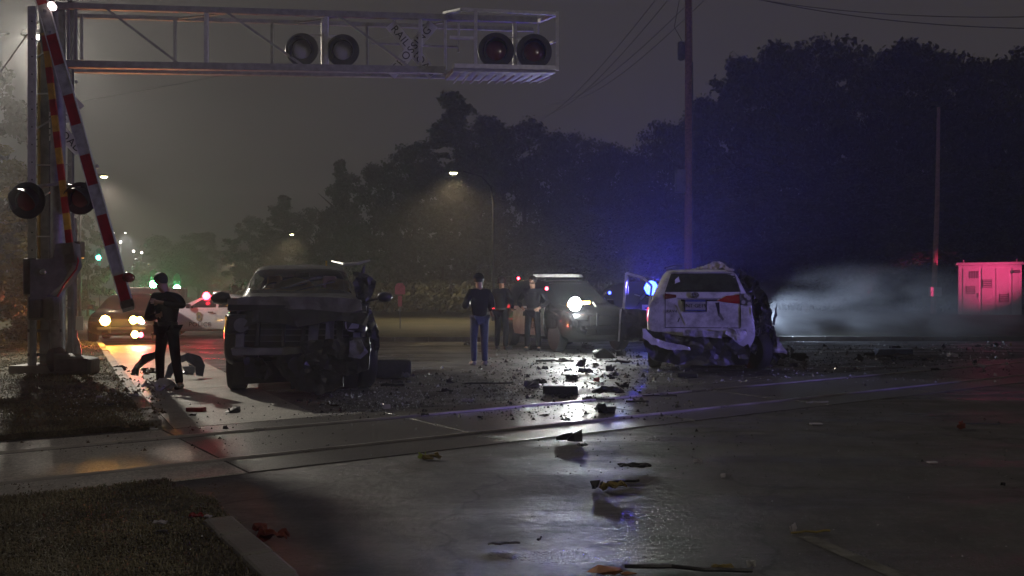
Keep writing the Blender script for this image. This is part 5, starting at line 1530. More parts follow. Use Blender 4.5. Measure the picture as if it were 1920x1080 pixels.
patch(bvh, "crease", 'y+', [(.42, 1.20), (.40, 1.20), (.22, .84), (.25, .84)], M['white_wreck'], ww, off=.018, nz=6, nx=1)
for i, (c_, mk) in enumerate(([(-.24, 1.23), (-.36, 1.27), (-.34, 1.02), (-.30, 1.0)], 'matte_black'), ([(-.30, 1.0), (-.37, 1.1), (-.42, .96), (-.38, .92)], 'galv_dark'), ([(-.62, 1.02), (-.72, 1.06), (-.70, .86), (-.66, .84)], 'galv_dark'), ([(.10, 1.02), (.07, 1.02), (.02, .86), (.06, .85)], 'galv_dark'), ([(.38, .98), (.35, .98), (.38, .90), (.40, .91)], 'matte_black')) if False else []: pass
for c_, mk in (([(-.26, 1.24), (-.33, 1.25), (-.34, 1.04), (-.31, 1.03)], 'matte_black'), ([(-.30, 1.02), (-.35, 1.06), (-.41, .95), (-.39, .93)], 'galv_dark'), ([(.37, .97), (.35, .97), (.385, .89), (.40, .90)], 'matte_black')):
    patch(bvh, "tear", 'y+', c_, M[mk], ww, off=.004, nx=3, nz=5)
tl = patch(bvh, "tail_lamp", 'y+', [(-.28, 1.27), (-.68, 1.22), (-.68, 1.38), (-.45, 1.36)], M['red_lens'], ww, off=.02, nx=8, nz=4)
tl["label"] = "red tail lamp still whole"
patch(bvh, "tail_lamp", 'y+', [(.62, 1.30), (.42, 1.33), (.42, 1.38), (.62, 1.40)], M['dark_red_lens'], ww, off=.02, nx=4, nz=3)
o = MB().box((-.78, 4.60, 1.29), (.20, .14, .20)).jitter(.06, 7).build("smashed_lamp", M['galv_dark'], ww)
for dx, dz in ((-.05, .03), (.04, -.04), (.0, .07), (-.06, -.07)):
    MB().lathe([(.005, 0), (.032, .01), (.036, .03)], 10, Matrix.Translation((-.78 + dx, 4.68, 1.29 + dz)) @ Matrix.Rotation(R(-90), 4, 'X')).build("bulb_cup", M['clear_lens'], o)
patch(bvh, "corner_panel", 'y+', [(-.70, .80), (-.92, .84), (-.90, 1.16), (-.70, 1.18)], M['white_wreck'], ww, off=.03, nx=6, nz=8)
MB().box((.94, 4.3, 1.02), (.02, .07, .24)).build("red_side_glint", M['tail'], ww)  # glows to stand in for a red reflection beside the tail lamp
# number plate, badge and lettering
npl = MB().box((.085, 4.735, 1.19), (.35, .012, .17)).build("number_plate", mat('number_plate_face', (.30, .30, .32), .5, var=.1), ww)
MB().box((.085, 4.728, 1.19), (.40, .012, .215)).build('plate_frame', M['black'], npl)
MB().box((.085, 4.744, 1.275), (.35, .004, .035)).build("plate_band", mat("plate_blue", (.05, .07, .25), .5), npl)
MB().box((.085, 4.744, 1.105), (.35, .004, .022)).build("plate_band", mat("plate_blue_low", (.05, .07, .25), .5), npl)
text("plate_lettering", "INT·GE19", .092, M['letter'], npl, (.085, 4.746, 1.185), (R(90), 0, R(180)))
em = bpy.data.objects.new("emblem", None); link(em, ww); em.location = (.09, 4.70, 1.375)
def ell(a, b_, cx=0, cz=0, r=.008):
    MB().tube([(cx + a * cos(t_ * pi / 12), 0, cz + b_ * sin(t_ * pi / 12)) for t_ in range(25)], r, 6).build("emblem_ring", M['chrome'], em, smooth=60)
ell(.066, .046); ell(.022, .042); ell(.046, .018, 0, .018)
MB().lathe([(.06, -.004), (.062, 0)], 20, Matrix.Rotation(R(90), 4, 'X') @ Matrix.Scale(.72, 4, (0, 1, 0))).build("emblem_back", M['black'], em)
text("badge_lettering", "RAV4", .075, M['letter'], ww, (.50, 4.705, 1.085), (R(90), 0, R(180)), space=1.1)
# bumper, torn
crumple("bumper", [(1203, 614), (1222, 620), (1286, 632), (1360, 632), (1400, 630), (1406, 660), (1400, 684), (1330, 686), (1262, 682), (1222, 676), (1207, 645)], 15.5, M['black'], ww, amp=.10, cell=.06, seed=21, sc=2.0)
crumple("bumper_strip", [(1204, 616), (1210, 617), (1224, 632), (1250, 642), (1292, 650), (1294, 657), (1256, 656), (1222, 646), (1206, 634)], 15.32, M['white_wreck'], ww, amp=.03, cell=.03, seed=22)
crumple("crash_beam", [(1282, 618), (1356, 622), (1354, 634), (1282, 630)], 15.36, M['galv'], ww, amp=.05, cell=.04, seed=23)
crumple("crumpled_corner", [(1366, 616), (1398, 618), (1402, 630), (1386, 642), (1370, 634), (1360, 626)], 15.3, M['white_wreck'], ww, amp=.10, cell=.05, seed=24, jag=.02, sc=4)
# ripped side
crumple("torn_side", [(1382, 502), (1398, 514), (1420, 530), (1437, 552), (1449, 582), (1455, 610), (1461, 628), (1458, 644), (1446, 662), (1420, 668), (1398, 655), (1394, 600), (1388, 560), (1382, 530)], 16.0, M['plastic_dark'], ww, amp=.16, cell=.04, seed=31, slope=(.5, 0), jag=.02, sc=5)
crumple("torn_side", [(1396, 518), (1424, 540), (1442, 580), (1448, 610), (1430, 640), (1408, 640), (1404, 580)], 16.9, M['black'], ww, amp=.4, cell=.06, seed=33, jag=.05, sc=6)
crumple("torn_side", [(1402, 640), (1456, 640), (1464, 664), (1458, 684), (1420, 690), (1404, 680)], 16.5, M['black'], ww, amp=.15, cell=.05, seed=35, jag=.02, sc=8)
crumple("door_shard", [(1450, 606), (1454, 574), (1457, 568), (1457, 592), (1452, 612)], 16.4, M['galv_dark'], ww, amp=.05, cell=.02, seed=37)
crumple("peeled_panel", [(1452, 636), (1458, 632), (1472, 656), (1474, 664), (1446, 660)], 16.3, M['white_wreck'], ww, amp=.1, cell=.03, seed=38)
crumple("roof_fold", [(1292, 506), (1322, 498), (1338, 490), (1352, 491), (1364, 500), (1378, 506), (1368, 512), (1340, 510), (1310, 511)], 16.2, M['fold'], ww, amp=.12, cell=.035, seed=41, jag=.015, sc=9, thick=.006)
q = inv(ww)
for k in range(16):
    rg = random.Random(k + 60); a = P(rg.uniform(1400, 1446), rg.uniform(560, 660), rg.uniform(15.7, 16.6)); pts = [a]
    for _ in range(3): pts.append(pts[-1] + Vector((rg.uniform(-.1, .12), rg.uniform(-.1, .1), rg.uniform(-.16, .08))))
    MB().tube([q @ p for p in pts], rg.uniform(.006, .016), 5).build("loose_wire", M['galv_dark'] if k % 3 else M['chrome'], ww)
MB().tube([q @ P(1247, 503, 17.4), q @ P(1262, 499, 17.6), q @ P(1278, 499, 18)], .02, 6).build("roof_rail", M['chrome'], ww)
bagw = crumple("airbag", [(1262, 542), (1266, 526), (1272, 518), (1276, 530), (1276, 540), (1270, 548)], 15.86, mat("airbag_fabric", (.7, .7, .75), .8), ww, amp=.03, cell=.02, seed=43)
wheel(ww, .84, 3.75, .36, .23, 1); wheel(ww, .84, .95, .36, .23, 1); wheel(ww, -.84, .95, .36, .23, -1)
w4 = wheel(ww, -1.0, 3.9, .36, .24, -1, 'alum'); w4.rotation_euler = (0, R(-90), R(38))
# open front door at the left
dv = bpy.data.objects.new("open_door", None); link(dv, ww); q = inv(ww)
DD = 18.6
def dp(px, py, d=DD): return q @ P(px, py, d)
crumple("door_panel", [(1166, 578), (1212, 580), (1214, 640), (1160, 638)], DD, M['black'], ww, amp=.05, cell=.06, seed=51, thick=.07)
for a, b_ in (((1174, 512), (1206, 521)), ((1174, 512), (1169, 580)), ((1206, 521), (1222, 536)), ((1222, 536), (1216, 582))):
    MB().bar(dp(*a), dp(*b_), .045, .05).build("door_frame", M['white_wreck'], ww)
MB().bar(dp(1164, 580), dp(1160, 640), .03, .08).build("door_edge", M['white_wreck'], ww)
for (a, b_) in (((1176, 516), (1177, 552)), ((1190, 552), (1200, 555)), ((1212, 556), (1218, 558))):
    MB().bar(dp(*a, DD - .05), dp(*b_, DD - .05), .03, .02).build("glass_edge", M['clear_lens'], ww)

# ---- police cars
pc1, b1, v1 = police_car("black and white police wagon with one headlight blazing, behind the two officers", (P(1150, 556, 21.2).x, 21.2, 0), R(-30) * -1, 'SUV', bar=True, heads='black')
pc1.location = (P(1138, 556, 20.9).x, 20.9, 0); pc1.rotation_euler = (0, 0, R(22))
pc2, b2, v2 = police_car("police wagon hidden behind the white wreck, blue beacon and headlights on", (7.5, 27.6, 0), R(90), 'SUV', bar=True)
pc3, b3, v3 = police_car("white police sedan side-on behind the dark wreck, POLICE on its door", (P(262, 556, 29.5).x, 29.5, 0), R(-86), 'SEDAN', shell='police_white', bar=True)
pc4, b4, v4 = police_car("emergency wagon with blazing amber lamps beyond the crossing mast", (P(228, 556, 24.8).x, 24.8, 0), R(18), 'SEDAN', bar=False, wagon_text="", doors=False, heads='black', group="emergency vehicles up the street", name="emergency_car", cat="emergency car")
def lamp_ball(parent, loc, r, m, name="lit_lamp"):
    return MB().lathe([(.01, -r), (r * .6, -r * .8), (r, 0), (r * .6, r * .8), (.01, r)], 16, Matrix.Translation(Vector(loc))).build(name, M[m], parent, smooth=180)
q = inv(pc1)
c = P(1078, 570, 20.55); lamp_ball(pc1, q @ c, .165, 'headlight', "lit_headlight")
lamp("headlight_beam", 'SPOT', q @ (c + Vector((-.0, -.14, 0))), 1000, (.95, 1, .97), pc1, radius=.06, target=q @ Vector((1.2, 6, -.2)), size=R(150), blend=.9)
for a, b_ in (((1091, 568), (1106, 567)), ((1064, 572), (1068, 572))): MB().bar(q @ P(*a, 20.6), q @ P(*b_, 20.6), .05, .07).build("amber_marker", M['amber'], pc1)
MB().bar(q @ P(1111, 566, 20.8), q @ P(1117, 575, 20.8), .04, .04).build("headlamp_edge", M['clear_lens'], pc1)
lamp_ball(pc1, q @ P(1025, 541, 21.3), .04, 'red_glow', "mirror_lamp")
lamp_ball(pc1, q @ P(972, 522, 22.3), .035, 'red_glow', "cabin_lamp")
MB().bar(q @ P(1000, 517, 22), q @ P(1086, 517, 22), .07, .07).build("roof_light_bar", M['alum'], pc1)
p = P(924, 571, 24.8); MB().box(q @ p, (.06, .05, .24)).build("tail_lamp_lit", M['tail'], pc1)
text("unit_number", "02", .26, M['letter'], pc1, (-.99, 2.05, .85), (R(90), 0, R(-90)))
# blue beacon of the hidden wagon and its headlights in the smoke
q = inv(pc2)
bc = P(1221, 540, 24.0); lamp_ball(pc2, q @ bc, .20, 'blue_hot', "blue_beacon")
MB().tube([q @ bc, q @ (bc + Vector((.1, 2.6, -.3)))], .03, 6).build("beacon_arm", M['black'], pc2)
lamp("beacon_light", 'SPOT', q @ (bc + Vector((0, -.25, 0))), 2300, (.08, .07, 1), pc2, radius=.15, target=q @ (bc + Vector((.4, -8, 5.2))), size=R(92), blend=.5)
lamp("beacon_light", 'SPOT', q @ (bc + Vector((0, .25, 0))), 150, (.10, .07, 1), pc2, radius=.15, target=q @ (bc + Vector((1.5, 8, 4))), size=R(120), blend=.6)
lamp("headlight_beam", 'SPOT', (-.6, -.12, .8), 1000, (.60, .74, 1), pc2, radius=.08, target=(-.8, -9, .6), size=R(120), blend=1.0)

lamp_ball(pc2, q @ P(1143, 549, 25.5), .05, 'blue_glow', "side_blue_lamp")
# sedan lights
q = inv(pc3)
c = P(387, 555, 29.0); lamp_ball(pc3, q @ c, .13, 'red_glow', "red_beacon")
lamp("red_beacon_light", 'POINT', q @ (c + Vector((0, -.25, .05))), 9, (1, .02, .05), pc3, radius=.08)
q = inv(pc4)
for (px, py, r, m_) in ((197, 601, .14, 'amber_hot'), (250, 600, .11, 'amber_hot'), (262, 600, .09, 'amber_hot'), (253, 627, .10, 'amber_hot'), (264, 628, .07, 'red_glow'), (267, 604, .05, 'headlight')):
    c = P(px, py, 24.3); lamp_ball(pc4, q @ c, r, m_, "amber_lamp")
lamp("amber_light", 'SPOT', q @ P(197, 601, 24.1), 150, (1, .42, .06), pc4, radius=.1, target=q @ P(197, 640, 18), size=R(150), blend=.5)
lamp("amber_light", 'SPOT', q @ P(254, 608, 24.1), 130, (1, .30, .05), pc4, radius=.1, target=q @ P(254, 640, 18), size=R(150), blend=.5)
lamp("red_light", 'SPOT', q @ P(262, 622, 24.0), 330, (1, .03, .08), pc4, radius=.1, target=q @ P(275, 610, 18), size=R(150), blend=.5)
# box lorry far up the street
p = P(285, 556, 46)
t = thing("box_truck", "small white box truck far up the street behind the gate arm's foot", "truck", (p.x, 46, 0), R(4))
o = MB().box((.2, 0, 1.05), (2.1, 4, 1.5)).build("cargo_box", M['police_white'], t); bevel(o, .04)
MB().box((.2, -2.03, 1.0), (1.7, .03, 1.2)).build("rear_door", M['white_sheet'], t)
MB().box((.2, 0, .3), (1.9, 4.2, .2)).build("chassis", M['black'], t)
for s in (-.65, .95): wheel(t, s, -1.2, .36, .22, 1 if s > 0 else -1, 'galv_dark')
for x in (-.35, .35, .65): lamp_ball(t, (x, -2.1, .62), .09, 'red_glow', "tail_lamp")
lamp_ball(t, (-1.1, -1.6, 1.7), .09, 'amber', "marker_lamp")

# ---- people
person("officer in dark uniform standing with arms folded by the kerb, at the left", ((315 - 960) * 13.0 / F, 13.0, 0), R(-22), 1.70,
       dict(lf=(.33, -.10), rf=(-.27, .12), lh=(.10, -.26, 1.34), le=(.40, -.08, 1.28), rh=(.02, -.22, 1.14), re=(-.30, -.12, 1.08), head=(-.03, -.05), turn=-.5, lean=-.05), skin='skin', width=1.12)
person("man in dark hooded jacket and blue jeans with his back to the camera", ((899 - 960) * 17.2 / F, 17.2, 0), R(200), 1.80,
       dict(lf=(.10, -.03), rf=(-.10, .03), lh=(.14, -.26, 1.22), le=(.30, -.02, 1.14), rh=(-.06, -.24, 1.24), re=(-.27, .02, 1.14), head=(0, -.03)), top='jacket', legs='jeans', shoes='shoe', vest=False, cap=True)
person("police officer standing just right of the man in jeans, facing the wagon", ((940 - 960) * 22.3 / F, 22.3, 0), R(150), 1.86,
       dict(lf=(.15, -.04), rf=(-.14, .04), lh=(.34, -.08, .92), le=(.33, .05, 1.14), rh=(-.20, -.18, 1.02), re=(-.32, .02, 1.14), turn=.4))
person("police officer with hands at belt in front of the police wagon, nearest its headlight", ((999 - 960) * 22.0 / F, 22.0, 0), R(-18), 1.87,
       dict(lf=(.16, -.02), rf=(-.15, .03), lh=(.20, -.17, 1.02), le=(.38, .04, 1.16), rh=(-.20, -.17, 1.02), re=(-.38, .04, 1.16), turn=-.3), width=1.08)

# ---- light that reaches the scene from outside the picture (patrol lights, a street lamp behind the camera, an added lamp at the left)
lamp("patrol_blue_light", 'SPOT', (14, 5.0, 2.0), 3400, (.27, .21, 1), None, radius=.2, target=(3.4, 15.6, 1.0), size=R(20), blend=.8)
lamp("patrol_blue_light", 'SPOT', (14, 5.0, 2.0), 2400, (.36, .27, 1), None, radius=.2, target=(-6, 15.2, 3.6), size=R(32), blend=.9)
lamp("outside_light", 'SPOT', (6.0, -4.5, 8.5), 600, (1.0, .90, .76), None, radius=.25, target=(-3, 9, 1.0), size=R(110), blend=.9)
lamp("patrol_red_light", 'SPOT', (25, 26, 3.6), 17000, (1, .06, .24), None, radius=.15, target=(20.6, 37.6, 2.2), size=R(13), blend=1.0)
lamp("outside_light", 'SPOT', (-18.5, 19, 8.0), 4200, (1.0, .9, .85), None, radius=.2, target=(-9.5, 29.5, .8), size=R(34), blend=.8)  # added unseen lamp, whitens the side of the police sedan
lamp("verge_tree_light", 'SPOT', (-18.5, 17, 8.0), 260, (1.0, .82, .5), None, radius=.2, target=(-13, 22, 3), size=R(60), blend=.9)
# ------------------------------------------------------------------ debris
def chunk(px, py, w, h, mk, label, seed, kind='chunk', cat="debris", name="wreck_fragment", depth=None, rz=None):
    """px, py: middle of the foot in the photo; w, h: size in photo pixels"""
    g_ = G(px, py); k = F / g_.y; W_, H_ = w / k, h / k
    rg = random.Random(seed); D_ = depth or W_ * rg.uniform(.35, .7)
    t = None
    m = M[mk] if isinstance(mk, str) else mk
    mb = MB()
    if kind == 'chunk':
        bm = bmesh.new()
        for q in range(rg.randint(1, 3)):
            cx_, s_ = rg.uniform(-.25, .25), rg.uniform(.45, 1.0) if q else 1.0
            vs_ = [bm.verts.new(((cx_ + rg.uniform(-.5, .5) * s_) * W_, rg.uniform(-.5, .5) * D_ * s_, max(0.0, rg.random() ** 1.5 * H_ * s_))) for _ in range(11)]
            r_ = bmesh.ops.convex_hull(bm, input=vs_)
            bmesh.ops.delete(bm, geom=[e for e in r_['geom_interior'] if isinstance(e, bmesh.types.BMVert)], context='VERTS')
        for q in range(rg.randint(2, 5)):      # torn flaps
            c_ = Vector((rg.uniform(-.45, .45) * W_, rg.uniform(-.4, .4) * D_, rg.uniform(0, .4) * H_))
            e1 = Vector((rg.uniform(-.3, .3) * W_, rg.uniform(-.3, .3) * D_, rg.uniform(.1, .8) * H_)); e2 = Vector((rg.uniform(-.35, .35) * W_, rg.uniform(-.35, .35) * D_, rg.uniform(-.1, .4) * H_))
            v4 = [bm.verts.new(c_), bm.verts.new(c_ + e1), bm.verts.new(c_ + e1 * .8 + e2), bm.verts.new(c_ + e2 * .7)]
            for v_ in v4: v_.co.z = max(0, v_.co.z)
            bm.faces.new(v4)
        me = bpy.data.meshes.new(name); bm.to_mesh(me); bm.free(); me.materials.append(m)
        o = bpy.data.objects.new(name, me); link(o)
        sm_ = o.modifiers.new("s", 'SOLIDIFY'); sm_.thickness = .006
    elif kind == 'sheet':
        n = 9; vs = {}; D_ = D_ * .55
        for i in range(n + 1):
            for j in range(n + 1):
                x, y = (i / n - .5) * W_, (j / n - .5) * D_
                z = .02 + H_ * (.5 + noise.noise(Vector((i * .35 + seed, j * .35, seed)))) * (1 if 0 < i < n else .6)
                w_ = noise.noise_vector(Vector((i * .6, j * .6, seed))) * W_ * .07
                vs[i, j] = len(mb.v); mb.v.append((x + w_.x, y + w_.y, max(.006, z)))
        for i in range(n):
            for j in range(n):
                if rg.random() > (.0 if 1 < i < n - 2 and 1 < j < n - 2 else .22): mb.f.append((vs[i, j], vs[i + 1, j], vs[i + 1, j + 1], vs[i, j + 1]))
        o = mb.build(name, m); s = o.modifiers.new("s", 'SOLIDIFY'); s.thickness = .008
    elif kind == 'strip':
        pts = []; x = -W_ / 2
        for i in range(9):
            pts.append((x + W_ * i / 8, D_ * .3 * noise.noise(Vector((i * .5, seed, 0))), H_ * .45 + H_ * .5 * abs(noise.noise(Vector((i * .6, seed, 4))))))
        mb.tube(pts, [max(.006, H_ * .28) * (1 + .4 * noise.noise(Vector((i, seed, 1)))) for i in range(9)], 6); o = mb.build(name, m)
    elif kind == 'box':
        mb.slab([(-W_ / 2, -D_ / 2), (W_ / 2, -D_ / 2 * .9), (W_ / 2 * .97, D_ / 2), (-W_ / 2, D_ / 2)], 0.005, H_); mb.jitter(W_ * .03, 4, seed)
        o = mb.build(name, m); bevel(o, min(H_, W_) * .15, 3)
    o.location = (g_.x, g_.y, zv if False else 0.004); o.rotation_euler = (0, 0, rz if rz is not None else rg.uniform(-.25, .25))
    tag(o, label, cat, "crash debris on the road")
    return o
M['debris'] = mat("broken_dark_plastic", (.016, .016, .018), .45, var=.4, vscale=12, bump=.3, bscale=40)
M['debris_grey'] = mat("broken_grey_metal", (.10, .10, .11), .45, .2, var=.4, vscale=12, bump=.3, bscale=40)
M['debris_pale'] = mat("broken_pale_piece", (.45, .43, .48), .5, var=.2, vscale=12)
M['debris_red'] = mat("broken_red_piece", (.24, .03, .03), .4, var=.4, vscale=12)
M['debris_rust'] = mat("rust_red_scrap", (.16, .035, .02), .6, var=.5, vscale=14)
M['debris_yellow'] = mat("yellow_leaf_scrap", (.20, .15, .03), .6, var=.4, vscale=12)
M['debris_orange'] = mat("orange_foam", (.34, .13, .05), .7, var=.4, vscale=9)
M['debris_lime'] = mat("lime_scrap", (.30, .38, .04), .5, var=.3, vscale=9)
M['debris_blue'] = mat("blue_grey_panel", (.08, .10, .16), .3, coat=.4, var=.3, vscale=6)
DB = [
 (737, 709, 68, 34, 'debris', "black rectangular slab lying right of the dark wreck", 'box'),
 (300, 733, 62, 20, 'debris_pale', "pale oval panel lying between the officer's feet", 'sheet'),
 (368, 773, 34, 9, 'debris_red', "red tail lamp strip on the pale slab near the kerb", 'box'),
 (362, 781, 20, 6, 'debris', "small black bit under the red lamp strip", 'chunk'),
 (225, 696, 26, 8, 'debris', "small dark scrap on the kerb near the block", 'sheet'),
 (362, 809, 7, 7, 'debris_rust', "tiny rust brown stone between the rails", 'chunk'),
 (424, 806, 10, 8, 'debris', "dark pebble beside the far rail below the dark wreck", 'chunk'),
 (440, 775, 34, 12, 'debris', "dark scrap with a glint under the dark wreck's left wheel", 'chunk'),
 (725, 768, 14, 9, 'debris_pale', "small pale cube fragment right of the dark wreck", 'box'),
 (736, 728, 46, 10, 'debris', "thin curved black trim beside the dark wreck's front wheel", 'strip'),
 (841, 718, 20, 8, 'debris', "small dark fragment above the yellow lamp reflection", 'chunk'),
 (838, 738, 22, 7, 'debris', "dark flake below the smaller fragment, by the yellow reflection", 'sheet'),
 (875, 757, 22, 8, 'debris_pale', "pale flake beside the yellow lamp reflection", 'sheet'),
 (915, 722, 90, 6, 'debris', "long thin black strip lying left of the headlight reflection", 'strip'),
 (993, 728, 30, 14, 'debris_grey', "bundle of coloured wires and bracket in the middle of the road", 'chunk'),
 (1012, 722, 26, 9, 'debris', "dark wedge right of the wire bundle", 'sheet'),
 (1050, 740, 66, 16, 'debris', "flat black box across the headlight reflection", 'box'),
 (1040, 681, 70, 8, 'debris', "long dark strip left of the bright headlight spot", 'strip'),
 (1093, 690, 22, 20, 'debris', "dark pointed scrap just below the bright headlight spot", 'chunk'),
 (1065, 698, 16, 5, 'debris', "small dark plate left of the pointed scrap", 'sheet'),
 (1098, 702, 28, 9, 'debris', "tangle of dark bits under the pointed scrap", 'sheet'),
 (1072, 712, 26, 13, 'debris', "dark dome shaped lump above the flat black box", 'chunk'),
 (1129, 672, 36, 20, 'debris', "large dark lump left of the white wreck, beside the bright spot", 'chunk'),
 (1162, 668, 22, 15, 'debris', "dark scrap with a pale hoop beside the large lump", 'chunk'),
 (1160, 682, 50, 7, 'debris', "flat dark sheet in front of the large lump", 'sheet'),
 (1147, 697, 18, 12, 'debris', "small dark lump right of the pointed scrap", 'chunk'),
 (1198, 671, 14, 6, 'debris', "small black bit beside the blue lit wheel", 'chunk'),
 (1116, 717, 14, 10, 'debris_red', "bright red lens fragment among the bits", 'chunk'),
 (1128, 722, 8, 6, 'debris_pale', "small clear fragment touching the red lens piece", 'chunk'),
 (1140, 742, 60, 14, 'debris', "wide dark panel piece right of the red lens fragment", 'sheet'),
 (1165, 731, 26, 12, 'debris', "dark crumpled scrap on top of the wide panel piece", 'chunk'),
 (1122, 752, 60, 7, 'debris_grey', "row of thin metal fins lying in the reflection", 'strip'),
 (1128, 776, 44, 20, 'debris', "dark torn bracket right of the headlight reflection", 'chunk'),
 (1068, 829, 42, 24, 'debris', "big dark lump standing in the headlight reflection", 'chunk'),
 (1092, 840, 20, 5, 'debris_grey', "small sliver under the big dark lump", 'sheet'),
 (1190, 880, 60, 8, 'debris', "flat dark strip right of the bright reflection", 'sheet'),
 (1195, 757, 40, 8, 'debris', "thin dark sliver in front of the white wreck", 'strip'),
 (1230, 744, 80, 4, 'debris', "long thin rod in front of the white wreck", 'strip'),
 (1289, 708, 36, 8, 'debris', "flat dark piece under the white wreck's bumper", 'box'),
 (1250, 672, 12, 12, 'debris_red', "small red glinting bit under the white wreck's bumper", 'chunk'),
 (1497, 677, 34, 17, 'debris', "dark heap right of the white wreck's torn wheel", 'chunk'),
 (1466, 672, 40, 22, 'debris', "crushed dark part leaning at the torn wheel", 'chunk'),
 (1628, 668, 30, 11, 'debris', "dark heap left of the long grey trough", 'chunk'),
 (1675, 667, 62, 13, 'debris_blue', "long grey blue trough on the far right of the road", 'box'),
 (1700, 674, 130, 8, 'debris', "low dark litter line beyond the rails at right", 'sheet'),
 (1788, 670, 17, 9, 'debris_pale', "small white peaked piece right of the trough", 'chunk'),
 (1836, 692, 22, 8, 'debris_pale', "broken white piece near the right end of the rails", 'sheet'),
 (1895, 649, 4, 6, 'debris_yellow', "tiny yellowish bit near the right edge", 'chunk'),
 (1532, 757, 44, 5, 'debris_pale', "pale tube lying between the rails at right", 'strip'),
 (1530, 797, 22, 3, 'debris_pale', "thin white slip below the pale tube", 'box'),
 (1748, 870, 17, 4, 'debris_pale', "small pinkish slip on dark asphalt at right", 'box'),
 (1309, 873, 18, 7, 'debris_pale', "crumpled pinkish white scrap right of the reflection", 'sheet'),
 (1357, 896, 9, 8, 'debris_pale', "small white crumb below the pinkish scrap", 'chunk'),
 (1803, 806, 18, 15, 'debris_rust', "dark red lamp piece with a rod, at right", 'chunk'),
 (1840, 797, 66, 4, 'debris_blue', "thin bluish rod joined to the dark red piece", 'strip'),
 (790, 861, 14, 13, 'debris_lime', "lime green scrap glowing in the mid foreground", 'chunk'),
 (808, 862, 30, 11, 'debris_yellow', "dull olive rag behind the lime green scrap", 'chunk'),
 (1120, 918, 24, 20, 'debris', "dark upright flap of the torn scrap in the foreground", 'chunk'),
 (1150, 922, 50, 14, 'debris_yellow', "yellow leafy part of the torn scrap in the foreground", 'sheet'),
 (1168, 908, 62, 9, 'debris', "black strip crossing the yellow leafy scrap", 'strip'),
 (1150, 1082, 74, 18, 'debris_orange', "orange foam chunk at the bottom edge", 'chunk'),
 (1290, 1074, 235, 15, 'debris', "long black hose-like trim at the bottom edge", 'strip'),
 (1355, 1074, 40, 8, 'debris_yellow', "yellow strip caught in the black trim at the bottom edge", 'sheet'),
 (1406, 1066, 16, 16, 'clear_lens', "small clear bulb at the end of the black trim", 'chunk'),
 (1520, 1002, 80, 8, 'debris_yellow', "thin tan strip lying by the worn paint stripe", 'strip'),
 (1488, 1000, 10, 20, 'debris_pale', "glinting broken end of the tan strip", 'chunk'),
 (512, 1020, 60, 22, 'debris_rust', "crumpled rust red scrap just past the near kerb corner", 'sheet'),
 (490, 1004, 22, 26, 'debris_rust', "upright splinter of the rust red scrap", 'strip'),
 (945, 1024, 60, 8, 'debris_grey', "loop of pale wire on the foreground asphalt", 'strip'),
 (1010, 1016, 8, 10, 'debris', "tiny dark crumb right of the wire loop", 'chunk'),
 (1100, 655, 34, 14, 'debris', "dark scrap at the foot of the police wagon", 'chunk'),
 (955, 657, 16, 8, 'debris', "small dark bit between the two officers' feet", 'chunk'),
 (878, 650, 18, 10, 'debris', "small branched bit left of the man in jeans", 'strip'),
 (1880, 912, 10, 9, 'debris', "dark crumb near the right edge", 'chunk'),
]
for i, (px, py, w, h, mk, lab, kd) in enumerate(DB):
    o = chunk(px, py, w, h, mk, lab, i * 3 + 1, kd)
rgx = random.Random(12)
WHERE = [("dark wreck's front wheel", 560, 700, 745, 772), ("yellow lamp reflection", 790, 900, 700, 790), ("headlight reflection", 1000, 1150, 745, 860), ("bright headlight spot", 1020, 1120, 660, 700), ("white wreck's left wheel", 1140, 1210, 680, 740), ("torn wheel of the white wreck", 1450, 1530, 660, 690), ("grey blue trough", 1600, 1760, 655, 690), ("rails at the far right", 1700, 1890, 640, 700), ("black slab", 700, 780, 690, 740)]
ADJ = ["tiny angular", "thin curled", "flat triangular", "small jagged"]
for wi, (wh, xa, xb, ya, yb) in enumerate(WHERE):
    for k in range(4):
        chunk(rgx.uniform(xa, xb), rgx.uniform(ya, yb), rgx.uniform(8, 22), rgx.uniform(4, 10), 'debris' if k != 2 else 'debris_grey', ADJ[k] + " scrap scattered near the " + wh, 700 + wi * 9 + k, ('chunk', 'strip', 'sheet', 'chunk')[k])
o = crumple("torn_bumper", [(318, 704), (320, 684), (332, 668), (350, 662), (368, 669), (378, 686), (380, 704), (368, 704), (364, 688), (351, 676), (338, 680), (331, 692), (329, 704)], 14.4, M['debris_blue'], None, amp=.10, cell=.06, seed=61, slope=(.5, .4), thick=.035, sc=2.5)
tag(o, "blue grey dented bumper half lying behind the standing officer's left leg", "bumper", "crash debris on the road")
o = crumple("torn_bumper", [(246, 704), (250, 684), (264, 668), (292, 658), (296, 668), (274, 679), (262, 690), (259, 704)], 14.5, M['debris'], None, amp=.10, cell=.06, seed=62, slope=(-.4, .4), thick=.035, sc=2.5)
tag(o, "dark bumper corner lying beside the kerb behind the standing officer", "bumper", "crash debris on the road")
chunk(352, 703, 30, 18, 'debris_blue', "blue lit plastic piece inside the bent bumper half", 63, 'chunk')
chunk(282, 700, 30, 14, 'debris', "dark scrap under the bent bumper corner by the kerb", 64, 'chunk')
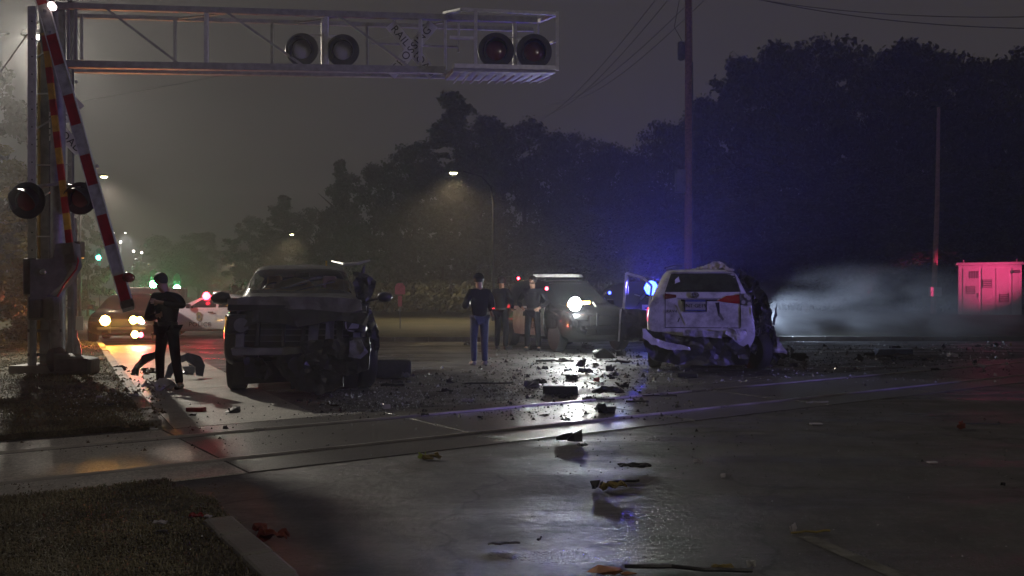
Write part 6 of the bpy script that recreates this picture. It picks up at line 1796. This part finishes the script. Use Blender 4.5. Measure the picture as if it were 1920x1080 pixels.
# red and white litter on the near verge
for i, (px, py, w, h, mk, lab) in enumerate([(368, 1000, 26, 8, 'debris_red', "red scrap on the near verge grass"), (390, 1000, 14, 5, 'debris_pale', "white slip beside the red scrap on the near verge"), (300, 1012, 26, 5, 'debris_pale', "pale twig-like slip on the near verge"), (305, 1030, 20, 4, 'debris_grey', "grey slip lower on the near verge"), (250, 760, 22, 5, 'debris_pale', "pale slip on the verge near the kerb end"), (185, 764, 10, 4, 'debris_pale', "small pale crumb on the verge left of the kerb"), (208, 778, 12, 4, 'debris_grey', "grey crumb on the verge left of the kerb")]):
    o = chunk(px, py - 7, w, h, mk, lab, 400 + i, 'sheet'); o.location.z = zv
# glass crumbs: uncountable
def crumbs(name, spots, m, label):
    rg = random.Random(77); vs = []; fs = []
    for (px0, px1, py0, py1, n, s0, s1, z) in spots:
        for _ in range(n):
            px = rg.uniform(px0, px1); py = rg.uniform(py0, py1)
            g_ = G(px, py); s = rg.uniform(s0, s1) * (1 if rg.random() > .06 else 2.2) * g_.y / 10
            p = Vector((g_.x, g_.y, z + s * .4)); i0 = len(vs)
            a = rg.uniform(0, 6.28)
            vs += [tuple(p + Vector((cos(a + k * 2.1) * s, sin(a + k * 2.1) * s, -s * .4))) for k in range(3)] + [tuple(p + Vector((rg.uniform(-.3, .3) * s, rg.uniform(-.3, .3) * s, s * rg.uniform(.4, 1))))]
            fs += [(i0, i0 + 1, i0 + 3), (i0 + 1, i0 + 2, i0 + 3), (i0 + 2, i0, i0 + 3)]
    me = bpy.data.meshes.new(name); me.from_pydata(vs, [], fs); me.materials.append(m)
    o = link(bpy.data.objects.new(name, me)); tag(o, label, name.replace("_", " "), kind="stuff")
M['crumb_glass'] = mat("glass_crumb", (.55, .58, .6), .12, 0, spec=.9)
M['crumb_dark'] = mat("dark_crumb", (.02, .02, .02), .5)
crumbs("glass_crumbs", [(700, 1250, 690, 780, 650, .006, .011, .004), (960, 1200, 660, 720, 160, .006, .011, .004), (1450, 1900, 640, 720, 420, .007, .013, .004), (600, 1000, 720, 800, 380, .006, .010, .004), (900, 1900, 780, 1070, 480, .003, .006, .004),
    (100, 300, 745, 800, 150, .007, .013, zv + .01), (600, 800, 735, 770, 220, .005, .010, .004), (0, 420, 940, 1070, 50, .004, .008, zv + .01), (1200, 1500, 680, 720, 120, .006, .011, .004), (300, 900, 800, 900, 90, .004, .008, .03)], M['crumb_glass'], "scattered crumbs of broken glass over road and verge")
crumbs("dark_crumbs", [(900, 1300, 655, 790, 1700, .005, .017, .004), (560, 1000, 695, 790, 1000, .005, .016, .004), (1440, 1900, 648, 705, 900, .005, .014, .004), (350, 650, 760, 860, 90, .006, .014, .03), (1000, 1900, 700, 900, 420, .005, .013, .004)], M['crumb_dark'], "scattered dark crumbs of broken plastic on the road")
M['litter'] = mat("leaf_litter", (.13, .10, .06), .7, var=.6, vscale=3)
crumbs("leaf_litter", [(0, 310, 700, 815, 900, .008, .022, zv + .012), (0, 420, 925, 1075, 900, .006, .016, zv + .012), (0, 300, 812, 850, 160, .006, .014, .006)], M['litter'], "fallen leaves and crumbs lying in the grass of both verges")
